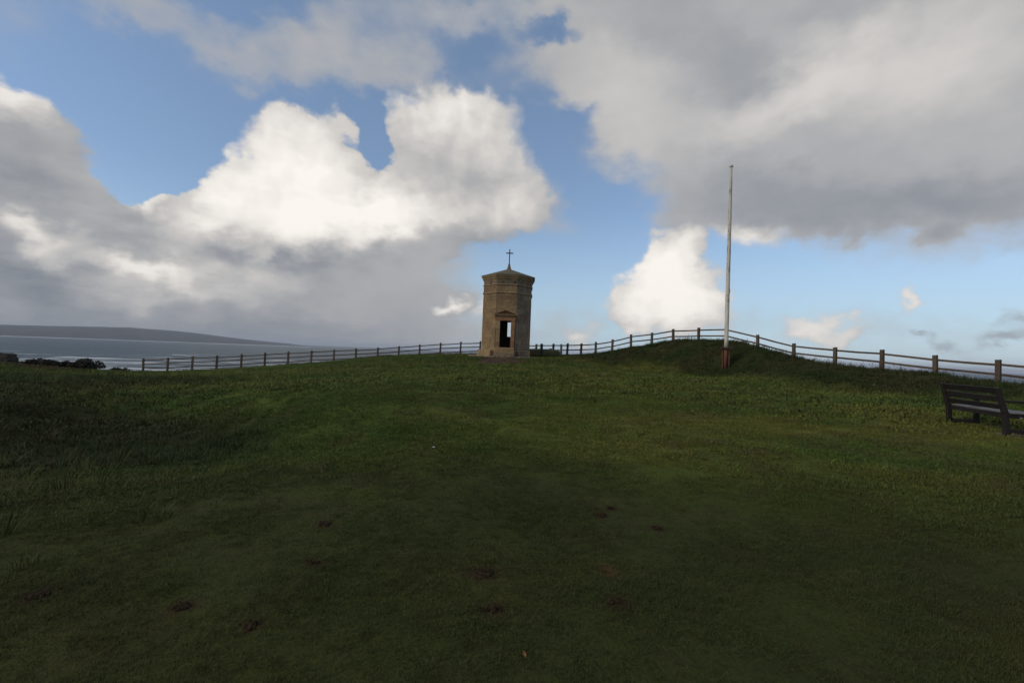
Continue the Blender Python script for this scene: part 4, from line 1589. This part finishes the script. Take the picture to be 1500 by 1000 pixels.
# ------------------------------------------------------------------ scrapes and litter on the turf
def scrape(x_, y_, r_, label, seed):
    g = np.random.default_rng(seed)
    nr, na = 7, 22
    vs, fs = [], []
    stretch, turn = g.uniform(0.5, 0.8), g.uniform(0, math.pi)
    for j in range(nr + 1):
        for i in range(na):
            a = 2 * math.pi * i / na
            rr = r_ * (j / nr) * (1 + 0.55 * float(fbm(np.array([math.cos(a) * 1.8 + seed]), np.array([math.sin(a) * 1.8]), 3, seed)[0]) * 2 * (j / nr))
            lx, ly = rr * math.cos(a), rr * math.sin(a) * stretch
            vx, vy = x_ + lx * math.cos(turn) - ly * math.sin(turn), y_ + lx * math.sin(turn) + ly * math.cos(turn)
            vs.append([vx, vy, 0.0])
    vs = np.array(vs)
    zz = ground_z(vs[:, 0], vs[:, 1])
    q = np.repeat(np.arange(nr + 1) / nr, na)
    vs[:, 2] = zz + 0.006 + 0.010 * (1 - q) + 0.022 * np.clip(fbm(vs[:, 0] * 38, vs[:, 1] * 38, 3, seed), -0.2, 1) * (1 - q ** 3) - 0.012 * (q > 0.99)
    c0 = np.array([x_, y_, gz(x_, y_)])
    for j in range(nr):
        for i in range(na):
            fs.append((j * na + i, j * na + (i + 1) % na, (j + 1) * na + (i + 1) % na, (j + 1) * na + i))
    o = link('soil_scrape', raw_mesh('soil_scrape', vs - c0, fs, True), SOIL)
    o.location = c0
    tag(o, label, 'soil scrape', 'small scrapes of bare soil in the turf')
    # crumbs of earth thrown out
    sh = Shape()
    for q_ in range(14):
        a, rr = g.uniform(0, 6.28), r_ * abs(g.normal(0.75, 0.35))
        cx_, cy_ = x_ + rr * math.cos(a), y_ + rr * math.sin(a) * 0.8
        s_ = g.uniform(0.003, 0.011)
        cz_ = gz(cx_, cy_) + s_ * 0.8 + 0.006 - c0[2]
        mm = Matrix.Translation((cx_ - x_, cy_ - y_, cz_)) @ Matrix.Rotation(g.uniform(0, 6), 4, 'Z') @ Matrix.Diagonal((s_, s_ * 0.7, s_ * 0.7, 1))
        bmesh.ops.create_icosphere(sh.bm, subdivisions=1, radius=1.0, matrix=mm)
    sh.build('soil_crumbs', SOIL, o)['kind'] = 'stuff'


for q, (x_, y_, r_, lb) in enumerate(SCRAPES):
    scrape(x_, y_, r_ * 1.02, lb, 101 + q)

LEAF_ORANGE, k = material('dry_orange_leaf')
k.put(k.bsdf.inputs['Base Color'], k.mix(k.noise(coords(k), 60.0, 3), (0.30, 0.13, 0.035), (0.20, 0.09, 0.03)))
k.bsdf.inputs['Roughness'].default_value = 0.7
lv = [(0, -0.016, 0.004), (0.008, -0.006, 0.010), (0.009, 0.005, 0.010), (0, 0.018, 0.016), (-0.009, 0.005, 0.008), (-0.008, -0.006, 0.008), (0, 0.0, 0.003)]
lf = [(0, 1, 6), (1, 2, 6), (2, 3, 6), (3, 4, 6), (4, 5, 6), (5, 0, 6)]
o = link('fallen_leaf', raw_mesh('fallen_leaf', lv, lf), LEAF_ORANGE)
o.location = (0.126, 2.393, gz(0.126, 2.393) + 0.018)
o.rotation_euler = (0.5, 0.1, 0.5)
tag(o, 'small orange dry leaf at the very front of the turf', 'leaf')
PALE, k = material('pale_feather')
k.bsdf.inputs['Base Color'].default_value = (0.6, 0.6, 0.58, 1)
fv = [(-0.03, 0, 0.0), (-0.012, 0.006, 0.006), (0.012, 0.007, 0.008), (0.03, 0.0, 0.006), (0.012, -0.006, 0.004), (-0.012, -0.006, 0.003), (0, 0, 0.010)]
o = link('feather', raw_mesh('feather', fv, lf), PALE)
o.location = (-1.114, 6.872, gz(-1.114, 6.872) + 0.022)
o.rotation_euler = (0.3, 0.1, -0.3)
tag(o, 'small white feather on the turf left of centre', 'feather')

# ------------------------------------------------------------------ grass
def tuft_mesh(name, n_blades, height, width, radius, bend, mat_, seed, seed_head=False):
    g = np.random.default_rng(seed)
    vs, fs = [], []
    for q in range(n_blades):
        a, rr = g.uniform(0, 6.283), radius * math.sqrt(g.uniform(0, 1))
        bx, by = rr * math.cos(a), rr * math.sin(a)
        la = a + g.normal(0, 0.9)
        h = height * g.uniform(0.5, 1.15)
        lean = bend * h * g.uniform(0.2, 1.2)
        dx, dy = math.cos(la) * lean, math.sin(la) * lean
        tx, ty_ = -math.sin(la) * width / 2, math.cos(la) * width / 2
        i0 = len(vs)
        vs += [(bx - tx, by - ty_, -0.005), (bx + tx, by + ty_, -0.005),
               (bx + dx * 0.35 - tx * 0.8, by + dy * 0.35 - ty_ * 0.8, h * 0.6), (bx + dx * 0.35 + tx * 0.8, by + dy * 0.35 + ty_ * 0.8, h * 0.6),
               (bx + dx, by + dy, h)]
        fs += [(i0, i0 + 1, i0 + 3, i0 + 2), (i0 + 2, i0 + 3, i0 + 4)]
        if seed_head:
            c_ = np.array((bx + dx, by + dy, h))
            for s_ in range(3):
                i1 = len(vs)
                o_ = c_ + np.array((0, 0, -s_ * 0.035)) + g.normal(0, 0.006, 3)
                vs += [tuple(o_ + (-0.012, 0, 0)), tuple(o_ + (0, 0.008, 0.03)), tuple(o_ + (0.012, 0, 0)), tuple(o_ + (0, -0.008, -0.03))]
                fs.append((i1, i1 + 1, i1 + 2, i1 + 3))
    me = raw_mesh(name, vs, fs)
    me.materials.append(mat_)
    return me


def tuft_collection(name, specs):
    col_ = bpy.data.collections.new(name)
    for q, sp_ in enumerate(specs):
        o_ = bpy.data.objects.new(name + '_tuft', tuft_mesh(name + '_tuft', *sp_))
        col_.objects.link(o_)
    return col_


def scatter(name, xs, ys, scale, tint_, tufts, label_kind='stuff', sink=0.0, tilt=0.18):
    zs = ground_z(xs, ys) - sink
    me = bpy.data.meshes.new(name)
    me.vertices.add(len(xs))
    me.vertices.foreach_set('co', np.stack([xs, ys, zs], 1).astype(np.float32).ravel())
    a = me.attributes.new('turn', 'FLOAT_VECTOR', 'POINT')
    rot_ = np.stack([rng.normal(0, tilt, len(xs)), rng.normal(0, tilt, len(xs)), rng.uniform(0, 6.283, len(xs))], 1)
    a.data.foreach_set('vector', rot_.astype(np.float32).ravel())
    a = me.attributes.new('size', 'FLOAT', 'POINT')
    a.data.foreach_set('value', scale.astype(np.float32))
    a = me.attributes.new('tint', 'FLOAT_COLOR', 'POINT')
    a.data.foreach_set('color', np.concatenate([tint_, np.ones((len(xs), 1))], 1).astype(np.float32).ravel())
    o_ = link(name, me)
    ng = bpy.data.node_groups.new(name + '_scatter', 'GeometryNodeTree')
    ng.interface.new_socket('Geometry', in_out='INPUT', socket_type='NodeSocketGeometry')
    ng.interface.new_socket('Geometry', in_out='OUTPUT', socket_type='NodeSocketGeometry')
    gi, go = ng.nodes.new('NodeGroupInput'), ng.nodes.new('NodeGroupOutput')
    ci = ng.nodes.new('GeometryNodeCollectionInfo')
    ci.inputs['Collection'].default_value = tufts
    ci.inputs['Separate Children'].default_value = True
    ci.inputs['Reset Children'].default_value = True
    ip = ng.nodes.new('GeometryNodeInstanceOnPoints')
    ip.inputs['Pick Instance'].default_value = True
    na_ = ng.nodes.new('GeometryNodeInputNamedAttribute')
    na_.data_type = 'FLOAT_VECTOR'
    na_.inputs['Name'].default_value = 'turn'
    ns_ = ng.nodes.new('GeometryNodeInputNamedAttribute')
    ns_.data_type = 'FLOAT'
    ns_.inputs['Name'].default_value = 'size'
    rv = ng.nodes.new('FunctionNodeRandomValue')
    rv.data_type = 'INT'
    for s in rv.inputs:
        if s.name == 'Min' and s.type == 'INT':
            s.default_value = 0
        if s.name == 'Max' and s.type == 'INT':
            s.default_value = len(tufts.objects) - 1
    L = ng.links
    L.new(gi.outputs[0], ip.inputs['Points'])
    L.new(ci.outputs[0], ip.inputs['Instance'])
    L.new([s for s in na_.outputs if s.enabled and s.name == 'Attribute'][0], ip.inputs['Rotation'])
    L.new([s for s in ns_.outputs if s.enabled and s.name == 'Attribute'][0], ip.inputs['Scale'])
    L.new([s for s in rv.outputs if s.type == 'INT'][0], ip.inputs['Instance Index'])
    L.new(ip.outputs[0], go.inputs[0])
    md = o_.modifiers.new('scatter', 'NODES')
    md.node_group = ng
    o_['kind'] = label_kind
    return o_


def spots(x0, x1, y0, y1, density):
    m = int((x1 - x0) * (y1 - y0) * density)
    return rng.uniform(x0, x1, m), rng.uniform(y0, y1, m)


def on_free_turf(xs, ys):
    ok = past_edge(xs, ys) < 1.6
    ok &= np.sqrt((xs - TOWER[0]) ** 2 + (ys - TOWER[1]) ** 2) > 2.75
    for x_, y_, r_, _ in SCRAPES:
        ok &= (xs - x_) ** 2 + (ys - y_) ** 2 > (r_ * 0.85) ** 2
    lx = xs - slab.location.x
    ly = ys - slab.location.y
    ca, sa = math.cos(-slab.rotation_euler.z), math.sin(-slab.rotation_euler.z)
    bx, by = lx * ca - ly * sa, lx * sa + ly * ca
    ok &= ~((np.abs(bx) < H + 0.02) & (by > 0.03) & (by < 0.72))
    path, _ = worn_field(xs, ys)
    ok &= rng.uniform(0, 1, len(xs)) > path * 0.92
    return ok


near_t = tuft_collection('short_turf', [(18, 0.011, 0.0028, 0.036, 1.2, BLADE, 1), (16, 0.013, 0.0028, 0.040, 1.4, BLADE, 2), (20, 0.009, 0.0026, 0.038, 1.5, BLADE, 3), (10, 0.020, 0.0026, 0.040, 1.1, BLADE, 4)])
mid_t = tuft_collection('turf', [(18, 0.020, 0.007, 0.10, 1.3, BLADE, 5), (16, 0.026, 0.0075, 0.11, 1.4, BLADE, 6), (20, 0.016, 0.007, 0.11, 1.4, BLADE, 7)])
far_t = tuft_collection('far_turf', [(20, 0.040, 0.024, 0.25, 1.3, BLADE, 8), (18, 0.050, 0.026, 0.27, 1.4, BLADE, 9)])
long_t = tuft_collection('tussock', [(24, 0.20, 0.010, 0.11, 1.0, BLADE, 10), (20, 0.26, 0.010, 0.10, 0.9, BLADE, 11), (26, 0.15, 0.011, 0.13, 1.2, BLADE, 12)])
stalk_t = tuft_collection('grass_stalk', [(5, 0.36, 0.006, 0.10, 0.45, STALK, 13, True), (4, 0.30, 0.006, 0.12, 0.6, STALK, 14, True)])


def turf_layer(name, x0, x1, y0, y1, density, tufts, s_lo, s_hi, keep):
    xs, ys = spots(x0, x1, y0, y1, density)
    r = keep(xs, ys)
    ok = (rng.uniform(0, 1, len(xs)) < r)
    xs, ys = xs[ok], ys[ok]
    ok = on_free_turf(xs, ys)
    xs, ys = xs[ok], ys[ok]
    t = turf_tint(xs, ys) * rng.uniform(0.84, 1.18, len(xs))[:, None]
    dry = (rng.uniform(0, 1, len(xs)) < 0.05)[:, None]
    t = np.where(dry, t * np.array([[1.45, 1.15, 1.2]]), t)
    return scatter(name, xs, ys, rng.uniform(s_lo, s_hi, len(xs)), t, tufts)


def dist0(xs, ys):
    return np.sqrt(xs ** 2 + ys ** 2)


patchy = lambda xs, ys: np.clip(0.62 + 2.2 * fbm(xs * 1.7, ys * 1.7, 4, 77), 0.10, 1)
turf_layer('short_grass', -9.5, 9.5, 0.8, 9.5, 1400, near_t, 0.75, 1.35,
           lambda xs, ys: smooth(9.4, 5.6, dist0(xs, ys)) * patchy(xs, ys))
turf_layer('turf_grass', -17, 17, -3, 16.5, 420, mid_t, 0.7, 1.3,
           lambda xs, ys: smooth(5.0, 8.0, dist0(xs, ys)) * smooth(17.5, 12.0, dist0(xs, ys)) * np.clip(patchy(xs, ys) * 1.2, 0, 1))
turf_layer('distant_turf_grass', -42, 24, 6, 44, 60, far_t, 0.7, 1.3,
           lambda xs, ys: smooth(11.0, 16.0, dist0(xs, ys)) * np.clip(patchy(xs, ys) * 1.3, 0, 1))
turf_layer('rough_grass', -42, 24, 2.4, 45, 26, long_t, 0.45, 1.15,
           lambda xs, ys: np.clip(rough_field(xs, ys) * (0.35 + 2.0 * np.clip(fbm(xs * 0.9, ys * 0.9, 3, 79) + 0.1, 0, 1)), 0, 1))


# seeding stalks along the crest by the fence
xs, ys = [], []
for i in range(8, len(RIGHT_FENCE) - 1):
    a, b = RIGHT_FENCE[i], RIGHT_FENCE[i + 1]
    for q in range(10 if i < 12 else 16):
        t = rng.uniform()
        xs.append(a[0] + (b[0] - a[0]) * t + rng.normal(0, 0.35) - 0.25)
        ys.append(a[1] + (b[1] - a[1]) * t + rng.normal(0, 0.35) - 0.2)
xs, ys = np.array(xs), np.array(ys)
scatter('seeding_grass', xs, ys, rng.uniform(0.5, 1.0, len(xs)), np.array([[0.11, 0.09, 0.05]]) * rng.uniform(0.6, 1.3, len(xs))[:, None], stalk_t)
